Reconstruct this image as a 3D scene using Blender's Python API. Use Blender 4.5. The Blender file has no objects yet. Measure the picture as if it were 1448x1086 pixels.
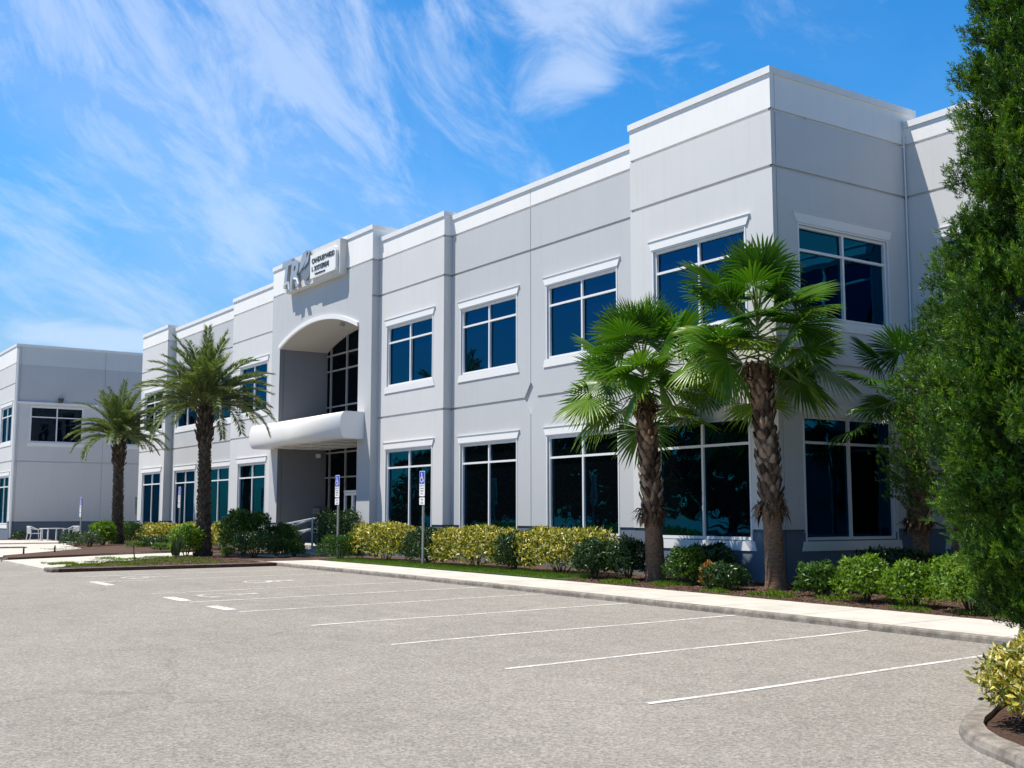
import bpy, math, random
import numpy as np
from mathutils import Vector, Matrix

S = 1.2                      # the place is drafted in survey units of 1.2 m and enlarged at the end
rng = np.random.default_rng(7)
random.seed(7)
scene = bpy.context.scene
COL = scene.collection
PI = math.pi


# ------------------------------------------------------------------ objects
def link(name, data, parent=None, loc=(0, 0, 0), rotz=0.0):
    o = bpy.data.objects.new(name, data)
    COL.objects.link(o)
    o.location = loc
    o.rotation_euler = (0, 0, rotz)
    if parent is not None:
        o.parent = parent
    return o


def tag(o, label, cat, group=None):
    o['label'] = label
    o['category'] = cat
    if group:
        o['group'] = group
    return o


def thing(name, label, cat, loc=(0, 0, 0), rotz=0.0, group=None):
    return tag(link(name, None, None, loc, rotz), label, cat, group)


def kind(o, k):
    o['kind'] = k
    return o


def copy_tree(o, parent=None):
    c = o.copy()
    COL.objects.link(c)
    c.parent = parent
    for ch in list(o.children):
        copy_tree(ch, c)
    return c


# ------------------------------------------------------------------ mesh builders
class MB:
    """collects polygons of ONE object"""

    def __init__(self):
        self.v, self.f, self.m = [], [], []

    def poly(self, pts, mat=0):
        i = len(self.v)
        self.v += [tuple(p) for p in pts]
        self.f.append(tuple(range(i, i + len(pts))))
        self.m.append(mat)

    def box(self, x0, x1, y0, y1, z0, z1, mat=0, skip=''):
        P = [(x0, y0, z0), (x1, y0, z0), (x1, y1, z0), (x0, y1, z0), (x0, y0, z1), (x1, y0, z1), (x1, y1, z1), (x0, y1, z1)]
        F = dict(b=(3, 2, 1, 0), t=(4, 5, 6, 7), f=(0, 1, 5, 4), r=(1, 2, 6, 5), k=(2, 3, 7, 6), l=(3, 0, 4, 7))
        i = len(self.v)
        self.v += P
        for k_, q in F.items():
            if k_ not in skip:
                self.f.append(tuple(i + a for a in q))
                self.m.append(mat)

    def prism(self, prof, x0, x1, mat=0, cap0=None, cap1=None):
        """profile of (y,z) swept along x"""
        i = len(self.v)
        n = len(prof)
        self.v += [(x0, y, z) for y, z in prof] + [(x1, y, z) for y, z in prof]
        for k_ in range(n):
            a, b = k_, (k_ + 1) % n
            self.f.append((i + a, i + n + a, i + n + b, i + b))
            self.m.append(mat)
        self.f.append(tuple(i + k_ for k_ in range(n)))
        self.m.append(mat)
        self.f.append(tuple(i + n + k_ for k_ in range(n))[::-1])
        self.m.append(mat)

    def tube(self, pts, rad, n=8, mat=0, cap=True):
        pts = [Vector(p) for p in pts]
        if not hasattr(rad, '__len__'):
            rad = [rad] * len(pts)
        i = len(self.v)
        ref = Vector((0.31, 0.95, 0.05))
        for k_, p in enumerate(pts):
            t = (pts[min(k_ + 1, len(pts) - 1)] - pts[max(k_ - 1, 0)]).normalized()
            a = t.cross(ref)
            if a.length < 1e-3:
                a = t.cross(Vector((1, 0, 0)))
            a.normalize()
            b = t.cross(a)
            for q in range(n):
                w = 2 * PI * q / n
                self.v.append(tuple(p + (a * math.cos(w) + b * math.sin(w)) * rad[k_]))
        for k_ in range(len(pts) - 1):
            for q in range(n):
                r = (q + 1) % n
                self.f.append((i + k_ * n + q, i + k_ * n + r, i + (k_ + 1) * n + r, i + (k_ + 1) * n + q))
                self.m.append(mat)
        if cap:
            self.f.append(tuple(i + q for q in range(n))[::-1])
            self.f.append(tuple(i + (len(pts) - 1) * n + q for q in range(n)))
            self.m += [mat, mat]

    def mesh(self, name, mats, smooth=False):
        me = bpy.data.meshes.new(name)
        me.from_pydata(self.v, [], self.f)
        for mt in (mats if isinstance(mats, (list, tuple)) else [mats]):
            me.materials.append(mt)
        me.polygons.foreach_set('material_index', self.m)
        if smooth:
            me.polygons.foreach_set('use_smooth', [True] * len(self.f))
        me.update()
        return me

    def build(self, name, mats, parent=None, loc=(0, 0, 0), rotz=0.0, smooth=False):
        return link(name, self.mesh(name, mats, smooth), parent, loc, rotz)


def tri_mesh(name, V, T, mat, tint=None, smooth=False):
    """fast mesh from numpy arrays of vertices and triangles"""
    V = np.asarray(V, np.float32)
    T = np.asarray(T, np.int32)
    me = bpy.data.meshes.new(name)
    me.vertices.add(len(V))
    me.vertices.foreach_set('co', V.ravel())
    me.loops.add(T.size)
    me.loops.foreach_set('vertex_index', T.ravel())
    me.polygons.add(len(T))
    me.polygons.foreach_set('loop_start', np.arange(0, T.size, 3, dtype=np.int32))
    me.polygons.foreach_set('loop_total', np.full(len(T), 3, np.int32))
    if smooth:
        me.polygons.foreach_set('use_smooth', np.ones(len(T), bool))
    me.update(calc_edges=True)
    me.validate()
    if tint is not None:
        at = me.attributes.new('tint', 'FLOAT', 'POINT')
        at.data.foreach_set('value', np.asarray(tint, np.float32))
    me.materials.append(mat)
    return me


def unit(a):
    return a / np.maximum(np.linalg.norm(a, axis=-1, keepdims=True), 1e-9)


def leaves(P, D, N, L, W, tint, curl=0.15, fold=0.25, fat=0.45):
    """blades: base P, axis D, face normal N; returns verts, tris, tint"""
    n = len(P)
    D = unit(D)
    Sd = unit(np.cross(D, N))
    U = np.cross(Sd, D)
    L = np.broadcast_to(np.asarray(L, float), (n,))[:, None]
    W = np.broadcast_to(np.asarray(W, float), (n,))[:, None]
    mid = P + D * L * fat
    v = np.stack([P, mid + Sd * W * .5 + U * W * fold, mid - Sd * W * .5 + U * W * fold, mid, P + D * L - U * L * curl], 1)
    b = (np.arange(n) * 5)[:, None]
    t = np.concatenate([b + [0, 1, 3], b + [0, 3, 2], b + [1, 4, 3], b + [3, 4, 2]], 1).reshape(-1, 3)
    return v.reshape(-1, 3), t, np.repeat(np.broadcast_to(tint, (n,)), 5)


def join(parts):
    V, T, C, o = [], [], [], 0
    for v, t, c in parts:
        V.append(v)
        T.append(t + o)
        C.append(c)
        o += len(v)
    return np.concatenate(V), np.concatenate(T), np.concatenate(C)


def rdir(n):
    return unit(rng.normal(size=(n, 3)))


# ------------------------------------------------------------------ materials
class NT:
    def __init__(self, name):
        self.mat = bpy.data.materials.new(name)
        self.mat.use_nodes = True
        self.n = self.mat.node_tree.nodes
        self.l = self.mat.node_tree.links
        self.b = self.n['Principled BSDF']
        self.out = self.n['Material Output']

    def add(self, t, **kw):
        nd = self.n.new(t)
        for k_, v in kw.items():
            if hasattr(nd, k_) and not k_[0].isupper():
                setattr(nd, k_, v)
            else:
                nd.inputs[k_.replace('_', ' ')].default_value = v
        return nd

    def coord(self, scale=(1, 1, 1), kind_='Object'):
        tc = self.n.new('ShaderNodeTexCoord')
        mp = self.n.new('ShaderNodeMapping')
        mp.inputs['Scale'].default_value = scale
        self.l.new(tc.outputs[kind_], mp.inputs['Vector'])
        return mp.outputs['Vector']

    def noise(self, vec, scale, detail=4, rough=.55):
        nd = self.add('ShaderNodeTexNoise', Scale=scale, Detail=detail, Roughness=rough)
        self.l.new(vec, nd.inputs['Vector'])
        return nd.outputs['Fac']

    def ramp(self, fac, stops):
        nd = self.n.new('ShaderNodeValToRGB')
        e = nd.color_ramp.elements
        while len(e) < len(stops):
            e.new(.5)
        for el, (p, c) in zip(e, stops):
            el.position = p
            el.color = (*c, 1) if len(c) == 3 else c
        self.l.new(fac, nd.inputs['Fac'])
        return nd.outputs['Color']

    def mix(self, fac, a, b, mode='MIX'):
        nd = self.n.new('ShaderNodeMix')
        nd.data_type = 'RGBA'
        nd.blend_type = mode
        for sock, v in ((nd.inputs[0], fac), (nd.inputs[6], a), (nd.inputs[7], b)):
            if hasattr(v, 'is_linked'):
                self.l.new(v, sock)
            elif isinstance(v, (int, float)):
                sock.default_value = v
            else:
                sock.default_value = (*v, 1)
        return nd.outputs[2]

    def math(self, op, a, b=0.0, clamp=False):
        nd = self.n.new('ShaderNodeMath')
        nd.operation = op
        nd.use_clamp = clamp
        for sock, v in zip(nd.inputs, (a, b)):
            if hasattr(v, 'is_linked'):
                self.l.new(v, sock)
            else:
                sock.default_value = v
        return nd.outputs[0]

    def bump(self, h, strength=.3, dist=.01):
        nd = self.add('ShaderNodeBump', Strength=strength, Distance=dist)
        self.l.new(h, nd.inputs['Height'])
        self.l.new(nd.outputs['Normal'], self.b.inputs['Normal'])

    def base(self, c):
        if hasattr(c, 'is_linked'):
            self.l.new(c, self.b.inputs['Base Color'])
        else:
            self.b.inputs['Base Color'].default_value = (*c, 1)

    def set(self, **kw):
        for k_, v in kw.items():
            self.b.inputs[k_.replace('_', ' ')].default_value = v
        return self


def paint(name, col, var=.06, rough=.75, stain=.10, bump=.12):
    m = NT(name)
    v = m.coord()
    n1 = m.noise(v, .55, 7, .62)
    n2 = m.noise(m.coord((7, 7, .35)), 1.0, 6, .6)
    n3 = m.noise(v, 60, 3)
    c = m.mix(m.math('MULTIPLY', m.ramp(n1, [(.3, (0, 0, 0)), (.75, (1, 1, 1))]), 1.0), tuple(x * (1 - var) for x in col), col)
    c = m.mix(m.ramp(n2, [(.50, (0, 0, 0)), (.72, (stain * 1.3,) * 3)]), c, tuple(x * .70 for x in col))
    m.base(c)
    m.set(Roughness=rough)
    m.b.inputs['Specular IOR Level'].default_value = .3
    m.bump(n3, bump, .004)
    return m.mat


def plain(name, col, rough=.5, metal=0.0, var=.12, scale=8.0, bump=0.0):
    m = NT(name)
    n = m.noise(m.coord(), scale, 4)
    m.base(m.mix(n, tuple(x * (1 - var) for x in col), tuple(min(1, x * (1 + var)) for x in col)))
    m.set(Roughness=rough, Metallic=metal)
    if bump:
        m.bump(n, bump, .01)
    return m.mat


def leafmat(name, stops, trans=.3, rough=.45, tcol=(1.3, 1.35, .5)):
    m = NT(name)
    a = m.add('ShaderNodeAttribute', attribute_name='tint')
    c = m.ramp(a.outputs['Fac'], stops)
    m.base(c)
    m.set(Roughness=rough)
    m.b.inputs['Specular IOR Level'].default_value = .35
    t = m.n.new('ShaderNodeBsdfTranslucent')
    m.l.new(m.mix(1.0, c, tcol, 'MULTIPLY'), t.inputs['Color'])
    mx = m.n.new('ShaderNodeMixShader')
    mx.inputs[0].default_value = trans
    m.l.new(m.b.outputs[0], mx.inputs[1])
    m.l.new(t.outputs[0], mx.inputs[2])
    m.l.new(mx.outputs[0], m.out.inputs['Surface'])
    return m.mat


def barkmat(name, c0, c1, scale=14.0, zs=.5):
    m = NT(name)
    n = m.noise(m.coord((1, 1, zs)), scale, 6, .65)
    m.base(m.ramp(n, [(.3, c0), (.7, c1)]))
    m.set(Roughness=.9)
    m.bump(n, .6, .03)
    return m.mat


WHITE = paint('white_paint', (.82, .82, .81))
LIGHT = paint('light_grey_paint', (.625, .63, .63))
MID = paint('mid_grey_paint', (.50, .515, .53))
BASEC = paint('slate_blue_base_paint', (.145, .18, .235), .12)
TRIM = paint('trim_paint', (.80, .80, .795), .04, .6, .05, .05)
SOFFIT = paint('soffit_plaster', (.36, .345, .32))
FRAME = plain('window_frame_aluminium', (.75, .76, .78), .45, 0.0, .04)
DARKFR = plain('bronze_frame_metal', (.32, .33, .34), .4, .3, .06)
METAL = plain('galvanised_steel', (.36, .38, .37), .5, .6, .15, 20)
CANOPY = plain('canopy_white_metal', (.82, .82, .81), .35, 0.0, .03, 2)
COPING = plain('coping_metal', (.74, .75, .75), .5, .0, .1, 3)
ROOFM = plain('roof_membrane', (.55, .55, .53), .9, 0, .1, 2)


def glass_mat(name, tint, dark=(.004, .006, .008)):
    m = NT(name)
    g = m.n.new('ShaderNodeBsdfGlossy')
    g.inputs['Roughness'].default_value = .0
    g.inputs['Color'].default_value = (*tint, 1)
    oi = m.n.new('ShaderNodeObjectInfo')
    tc = m.n.new('ShaderNodeTexCoord')
    ad = m.n.new('ShaderNodeVectorMath')
    ad.operation = 'ADD'
    sc = m.n.new('ShaderNodeVectorMath')
    sc.operation = 'SCALE'
    m.l.new(oi.outputs['Location'], sc.inputs[0])
    sc.inputs['Scale'].default_value = 1.7
    m.l.new(tc.outputs['Object'], ad.inputs[0])
    m.l.new(sc.outputs[0], ad.inputs[1])
    n = m.noise(ad.outputs[0], .9, 2)
    bp = m.add('ShaderNodeBump', Strength=.13, Distance=.05)
    m.l.new(n, bp.inputs['Height'])
    m.l.new(bp.outputs['Normal'], g.inputs['Normal'])
    m.base(dark)
    m.set(Roughness=.25)
    m.b.inputs['Specular IOR Level'].default_value = .0
    mx = m.n.new('ShaderNodeMixShader')
    lw = m.n.new('ShaderNodeLayerWeight')
    lw.inputs['Blend'].default_value = .25
    m.l.new(m.math('MULTIPLY_ADD', lw.outputs['Facing'], .35, True), mx.inputs[0])
    mx.inputs[0].default_value = .5
    for nd in list(m.n):
        if nd.bl_idname == 'ShaderNodeMath':
            nd.inputs[2].default_value = .55
    m.l.new(m.b.outputs[0], mx.inputs[1])
    m.l.new(g.outputs[0], mx.inputs[2])
    m.l.new(mx.outputs[0], m.out.inputs['Surface'])
    return m.mat


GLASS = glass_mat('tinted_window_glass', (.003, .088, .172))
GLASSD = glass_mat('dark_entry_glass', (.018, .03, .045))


def asphalt_mat():
    m = NT('worn_asphalt')
    v = m.coord((1, 1, 0))
    big = m.noise(v, .25, 5, .6)
    med = m.noise(v, 2.2, 4, .6)
    vo = m.add('ShaderNodeTexVoronoi', Scale=36.0)
    m.l.new(v, vo.inputs['Vector'])
    fine = m.noise(v, 27.0, 6, .78)
    stone = m.ramp(vo.outputs['Color'], [(.12, (.14, .133, .123)), (.5, (.270, .255, .232)), (.88, (.46, .437, .405))])
    gr = m.ramp(fine, [(.33, (.12, .114, .105)), (.5, (.265, .250, .228)), (.66, (.45, .428, .394))])
    c = m.mix(.6, stone, gr)
    c = m.mix(.55, c, m.ramp(big, [(.3, (.82, .81, .80)), (.7, (1.1, 1.09, 1.08))]), 'MULTIPLY')
    c = m.mix(.4, c, m.ramp(med, [(.35, (.80, .80, .80)), (.65, (1.08, 1.07, 1.05))]), 'MULTIPLY')
    # thin sealed cracks and darker tyre tracks
    w = m.add('ShaderNodeTexVoronoi', Scale=.12, feature='DISTANCE_TO_EDGE')
    wv = m.n.new('ShaderNodeVectorMath')
    wv.operation = 'ADD'
    nz = m.add('ShaderNodeTexNoise', Scale=.7, Detail=5.0)
    m.l.new(v, nz.inputs['Vector'])
    m.l.new(v, wv.inputs[0])
    m.l.new(nz.outputs['Color'], wv.inputs[1])
    m.l.new(wv.outputs[0], w.inputs['Vector'])
    c = m.mix(m.ramp(w.outputs['Distance'], [(.0, (.3,) * 3), (.0035, (0, 0, 0))]), c, (.10, .095, .09))
    # drips and scuffs in the bays
    sp_ = m.noise(v, .9, 7, .7)
    c = m.mix(m.ramp(sp_, [(.60, (0, 0, 0)), (.76, (.28,) * 3)]), c, (.12, .112, .10))
    lt = m.noise(m.coord((.35, 1.6, 0)), 1.1, 6, .65)
    c = m.mix(m.ramp(lt, [(.52, (0, 0, 0)), (.74, (.18,) * 3)]), c, (.40, .385, .36))
    m.base(c)
    m.set(Roughness=.9)
    m.b.inputs['Specular IOR Level'].default_value = .25
    hh = m.math('ADD', vo.outputs['Distance'], fine)
    m.bump(hh, .55, .012)
    return m.mat


def concrete_mat(name, c0, c1, c2, sc=5.0):
    m = NT(name)
    v = m.coord()
    a = m.noise(v, .5, 5, .6)
    b = m.noise(v, sc, 6, .7)
    f = m.noise(v, 60, 3, .7)
    c = m.mix(a, c1, c2)
    c = m.mix(m.ramp(b, [(.38, (.8,) * 3), (.6, (0, 0, 0))]), c, c0)
    m.base(c)
    m.set(Roughness=.85)
    m.bump(f, .3, .006)
    return m.mat


ASPH = asphalt_mat()
WALK = concrete_mat('pale_concrete', (.42, .40, .36), (.53, .505, .455), (.58, .555, .50), 1.3)
KERB = concrete_mat('weathered_kerb_concrete', (.10, .088, .075), (.24, .215, .185), (.31, .28, .245), 6)
KERBD = concrete_mat('dark_kerb_concrete', (.045, .04, .036), (.16, .145, .13), (.24, .22, .19), 4)  # darker, mottled version of the kerb concrete


def line_mat(worn=.45):
    m = NT('worn_white_marking')
    v = m.coord()
    a = m.noise(v, 16.0, 7, .8)
    b = m.noise(v, 1.3, 3)
    k_ = m.math('ADD', m.math('MULTIPLY', a, .8), m.math('MULTIPLY', b, .4))
    m.base((.78, .77, .74))
    m.set(Roughness=.8)
    t = m.n.new('ShaderNodeBsdfTransparent')
    mx = m.n.new('ShaderNodeMixShader')
    m.l.new(m.ramp(k_, [(worn - .05, (0, 0, 0)), (worn + .17, (.92, .92, .92))]), mx.inputs[0])
    m.l.new(t.outputs[0], mx.inputs[1])
    m.l.new(m.b.outputs[0], mx.inputs[2])
    m.l.new(mx.outputs[0], m.out.inputs['Surface'])
    return m.mat


LINE = line_mat(.50)
LINEW = line_mat(.51)
LINEF = line_mat(.57)


def mulch_mat():
    m = NT('bark_mulch')
    v = m.coord()
    n = m.noise(v, 22, 6, .75)
    b = m.noise(v, 1.2, 3)
    c = m.ramp(n, [(.3, (.020, .011, .007)), (.5, (.075, .038, .024)), (.72, (.17, .095, .06))])
    c = m.mix(m.ramp(b, [(.55, (0, 0, 0)), (.75, (.5,) * 3)]), c, (.16, .12, .085))
    m.base(c)
    m.set(Roughness=.95)
    m.bump(n, 1.0, .04)
    return m.mat


MULCH = mulch_mat()
CHIP = leafmat('mulch_chip_bark', [(0, (.03, .016, .010)), (.5, (.10, .05, .032)), (1, (.22, .14, .09))], 0.0, .9)
L_YEL = leafmat('variegated_yellow_leaf', [(0, (.03, .08, .010)), (.28, (.14, .19, .018)), (.55, (.50, .44, .05)), (.8, (.72, .60, .14)), (1, (.84, .78, .48))], .26, .42, (1.1, 1.08, .55))
L_GRN = leafmat('glossy_dark_green_leaf', [(0, (.006, .020, .006)), (.5, (.022, .060, .014)), (1, (.07, .14, .03))], .18, .32)
L_BLU = leafmat('grey_green_leaf', [(0, (.014, .034, .014)), (.5, (.05, .09, .04)), (1, (.16, .21, .12))], .18, .35)
L_MID = leafmat('mid_green_leaf', [(0, (.015, .045, .006)), (.5, (.05, .12, .012)), (1, (.13, .24, .03))], .32, .4)
L_LIM = leafmat('lime_green_leaf', [(0, (.035, .10, .006)), (.5, (.13, .25, .016)), (1, (.30, .40, .05))], .38, .42)
L_CON = leafmat('podocarp_needle', [(0, (.010, .042, .004)), (.5, (.038, .112, .008)), (1, (.14, .255, .016))], .33, .45)
L_FAN = leafmat('fan_palm_leaf', [(0, (.006, .034, .004)), (.4, (.040, .125, .008)), (.75, (.15, .25, .016)), (1, (.45, .42, .08))], .33, .32)
L_DAT = leafmat('date_palm_leaflet', [(0, (.036, .074, .018)), (.5, (.13, .19, .055)), (1, (.32, .37, .12))], .30, .4, (1.1, 1.15, .6))
L_CRO = leafmat('croton_leaf', [(0, (.02, .06, .01)), (.6, (.08, .15, .02)), (.8, (.45, .18, .02)), (1, (.55, .07, .02))], .3, .4)
GRASS = leafmat('short_grass', [(0, (.05, .12, .008)), (.5, (.11, .22, .014)), (1, (.25, .34, .04))], .3, .5)
BOOT = barkmat('palm_boot_bark', (.05, .032, .02), (.19, .13, .085), 20, .6)
TRUNKF = barkmat('fan_palm_trunk_bark', (.09, .048, .028), (.27, .165, .10), 12, 2.5)
TRUNKD = barkmat('date_palm_trunk_bark', (.028, .02, .014), (.10, .07, .045), 18, .8)
DEAD = leafmat('dead_palm_fibre', [(0, (.05, .028, .015)), (.5, (.14, .085, .045)), (1, (.28, .19, .10))], .1, .8)
TWIG = barkmat('brown_twig_bark', (.035, .025, .018), (.10, .075, .055), 25)
PETIOLE = plain('palm_stalk_green', (.12, .17, .035), .45, 0, .25, 6)


# ------------------------------------------------------------------ ground heights
def gz(x, y):
    """surface of beds and footways; the car park lies 0.08 below"""
    t = -.38 - .0122 * x + .0121 * y
    t = np.maximum(t, -1.6)
    k_ = .06
    return -k_ * np.log1p(np.exp(-np.asarray(t) / k_)) if np.ndim(t) else -k_ * math.log1p(math.exp(-min(max(t, -3), 3) / k_))


def az_(x, y):
    return gz(x, y) - .08


def sheet(name, poly_fn, xs, ys, mat, dz, k_='structure'):
    """grid sheet following the ground"""
    m = MB()
    idx = {}
    for i, x in enumerate(xs):
        for j, y in enumerate(ys):
            idx[i, j] = len(m.v)
            m.v.append((x, y, float(gz(x, y)) + dz))
    for i in range(len(xs) - 1):
        for j in range(len(ys) - 1):
            m.f.append((idx[i, j], idx[i + 1, j], idx[i + 1, j + 1], idx[i, j + 1]))
            m.m.append(0)
    return kind(m.build(name, mat), k_)


def ground_poly(name, pts, mat, dz, thick=0.0, k_='structure', cuts=1.0):
    """flat shape draped on the ground, with a skirt of given thickness"""
    import bmesh
    bm = bmesh.new()
    vs = [bm.verts.new((x, y, 0)) for x, y in pts]
    bm.faces.new(vs)
    x0, x1 = min(p[0] for p in pts), max(p[0] for p in pts)
    y0, y1 = min(p[1] for p in pts), max(p[1] for p in pts)
    for a, b, ax in ((x0, x1, 0), (y0, y1, 1)):
        n = int((b - a) / cuts)
        for q in range(1, n + 1):
            co = [0, 0, 0]
            no = [0, 0, 0]
            co[ax] = a + (b - a) * q / (n + 1)
            no[ax] = 1
            bmesh.ops.bisect_plane(bm, geom=bm.verts[:] + bm.edges[:] + bm.faces[:], plane_co=co, plane_no=no)
    for v in bm.verts:
        v.co.z = float(gz(v.co.x, v.co.y)) + dz
    bmesh.ops.recalc_face_normals(bm, faces=bm.faces)
    if sum(f.normal.z for f in bm.faces) < 0:
        bmesh.ops.reverse_faces(bm, faces=bm.faces)
    if thick:
        be = [e for e in bm.edges if e.is_boundary]
        r = bmesh.ops.extrude_edge_only(bm, edges=be)
        for v in [g for g in r['geom'] if isinstance(g, bmesh.types.BMVert)]:
            v.co.z -= thick
        bmesh.ops.recalc_face_normals(bm, faces=bm.faces)
    me = bpy.data.meshes.new(name)
    bm.to_mesh(me)
    bm.free()
    me.materials.append(mat)
    return kind(link(name, me), k_)


def kerb_run(name, path, width, h, mat, round_=.02):
    """kerb swept along a ground path; profile lies to the left of the path"""
    m = MB()
    P = [Vector((x, y, 0)) for x, y in path]
    prof = [(0, -.06), (0, h - round_ * 1.6), (round_ * .4, h - round_ * .4), (round_ * 1.4, h), (width, h), (width, h - .1)]
    rings = []
    for i, p in enumerate(P):
        t = (P[min(i + 1, len(P) - 1)] - P[max(i - 1, 0)]).normalized()
        s = Vector((-t.y, t.x, 0))
        if 0 < i < len(P) - 1:
            d1 = (P[i + 1] - p).normalized()
            s = s / max(.4, abs(t.dot(d1)))
        z = float(az_(p.x, p.y))
        rings.append([tuple(p + s * a + Vector((0, 0, z + b))) for a, b in prof])
    for r in rings:
        m.v += r
    n = len(prof)
    for i in range(len(P) - 1):
        for k_ in range(n - 1):
            m.f.append((i * n + k_, i * n + k_ + 1, (i + 1) * n + k_ + 1, (i + 1) * n + k_))
            m.m.append(0)
    m.f.append(tuple(range(n)))
    m.f.append(tuple((len(P) - 1) * n + q for q in range(n))[::-1])
    m.m += [0, 0]
    return kind(m.build(name, mat), 'structure')


def seg(a, b, n):
    return [(a[0] + (b[0] - a[0]) * i / n, a[1] + (b[1] - a[1]) * i / n) for i in range(n + 1)]


# car park: one sheet that reaches far beyond everything
far = [-900, -400, -200, -120, -80]
xs = far + list(np.arange(-60, 20.1, 2.0)) + [40, 80, 200, 500]
ys = [-500, -200, -100, -60] + list(np.arange(-30, 30.1, 2.0)) + [50, 100, 250, 600]
sheet('parking_lot', None, xs, ys, ASPH, -.08)

# footway in front of the building: slabs with joints, and its kerb
KY = 11.87
m = MB()
edges_ = list(np.arange(-29.0, -6.2, 1.52)) + [-6.2]
for a, b in zip(edges_[:-1], edges_[1:]):
    g = .007
    y0, y1 = KY + .135, 13.47
    P = [(a + g, y0), (b - g, y0), (b - g, y1), (a + g, y1)]
    top = [(x, y, float(gz(x, y))) for x, y in P]
    bot = [(x, y, z - .05) for x, y, z in top]
    m.poly(top)
    for q in range(4):
        r = (q + 1) % 4
        m.poly([bot[q], bot[r], top[r], top[q]])
kind(m.build('sidewalk', WALK), 'structure')
kind(ground_poly('sidewalk_base', [(-29.0, KY + .1), (-6.2, KY + .1), (-6.2, 13.47), (-29.0, 13.47)], KERB, -.02), 'structure')
kerb_run('kerb', seg((-29.3, KY), (-6.2, KY), 20), .13, .082, KERB)

# planting bed along the facade
ground_poly('planting_bed', [(-55, 13.47), (-33.6, 13.47), (-33.6, 14.5), (-31.6, 14.5), (-31.6, 13.47), (-4, 13.47), (-4, 20.3), (-55, 20.3)], MULCH, .012, .1)
ground_poly('entrance_path', [(-33.6, 13.30), (-31.6, 13.30), (-31.6, 14.7), (-33.6, 14.7)], WALK, .006, .1)
# grass verge between hedge and footway
ground_poly('grass_verge', [(-28.6, 13.47), (-17.9, 13.47), (-18.4, 14.6), (-28.6, 14.9)], plain('turf_soil', (.03, .06, .012), .9, 0, .3, 6), .018, .05)

# near island with a date palm, concrete walk beyond it, second island
IX = -27.95
isl = [(IX + .02, 6.55), (IX + .02, KY), (-29.2, KY + .15), (-29.2, 13.47), (-36.2, 13.47), (-34.5, 11.6), (-31.2, 8.9), (-28.6, 6.5)]
ground_poly('palm_island', isl, MULCH, .0, .1)
kerb_run('island_kerb', [(-28.75, 6.40), (-28.2, 6.36)] + [(IX - .04, 6.42)] + seg((IX, 6.55), (IX - .05, KY - .35), 6) + [(IX - .25, KY - .08), (IX - .6, KY + .02), (-29.3, KY + .03)], .13, .085, KERBD)
ground_poly('concrete_walk', [(-28.9, 6.45), (-31.2, 8.9), (-34.5, 11.6), (-36.2, 13.3), (-38.2, 13.3), (-37.3, 11.2), (-34.6, 6.6)], WALK, -.03, .08)
ground_poly('second_island', [(-34.6, 6.75), (-37.35, 11.2), (-38.2, 13.47), (-50, 14.6), (-50, 12.0), (-42.6, 10.9), (-36.6, 7.0)], MULCH, .03, .12)
kerb_run('second_island_kerb', [(-38.2, 13.3), (-37.3, 11.2), (-34.6, 6.65)][::-1], .12, .10, KERB)
ground_poly('concrete_pad', [(-36.6, 6.9), (-42.6, 10.9), (-50, 12.0), (-50, 13.4), (-59.8, 13.4), (-59.8, -6), (-37.0, -6), (-35.6, 6.0)], WALK, -.02, .06)
ground_poly('pad_step', [(-46.6, 4), (-46.6, 9.6), (-45.9, 9.6), (-45.9, 4)], KERBD, .02, .06)
ground_poly('neighbour_footway', [(-52.0, -4), (-52.0, 12.9), (-59.6, 12.9), (-59.6, -4)], WALK, .03, .06)
ground_poly('neighbour_bed', [(-59.85, 11.0), (-58.0, 11.0), (-58.0, 20), (-59.85, 20)], MULCH, .045, .06)

# island beside the viewer on the right
rk = [(-3.0, 5.9), (-3.9, 6.46), (-4.35, 6.72), (-4.68, 6.90), (-4.90, 7.08), (-5.07, 7.28), (-5.2, 7.50), (-5.30, 7.74), (-5.42, 8.0), (-5.95, 9.4), (-6.3, 10.6), (-6.45, KY)]
ground_poly('right_island', [(-3.05, 6.05), (-4.3, 6.9), (-4.85, 7.2), (-5.08, 7.5), (-5.25, 7.95), (-5.8, 9.4), (-6.2, 10.6), (-6.33, 13.47), (2, 13.47), (2, 6.05)], MULCH, -.03, .06)
kerb_run('right_island_kerb', rk[::-1], .16, .09, KERB, .035)
ground_poly('right_footway', [(-6.15, KY + .05), (3, KY + .05), (3, 13.44), (-6.15, 13.44)], WALK, .004, .06)


# painted markings
def stripe(pts, w, mat=LINE, name='parking_line', dz=.005):
    m = MB()
    n = len(pts)
    for i, (x, y) in enumerate(pts):
        a = Vector(pts[max(i - 1, 0)])
        b = Vector(pts[min(i + 1, n - 1)])
        t = (b - a).normalized()
        s = Vector((-t.y, t.x)) * w / 2
        for sg in (-1, 1):
            px, py = x + s.x * sg, y + s.y * sg
            m.v.append((px, py, float(az_(px, py)) + dz))
    for i in range(n - 1):
        m.f.append((2 * i, 2 * i + 2, 2 * i + 3, 2 * i + 1))
        m.m.append(0)
    return kind(m.build(name, mat), 'structure')


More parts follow.
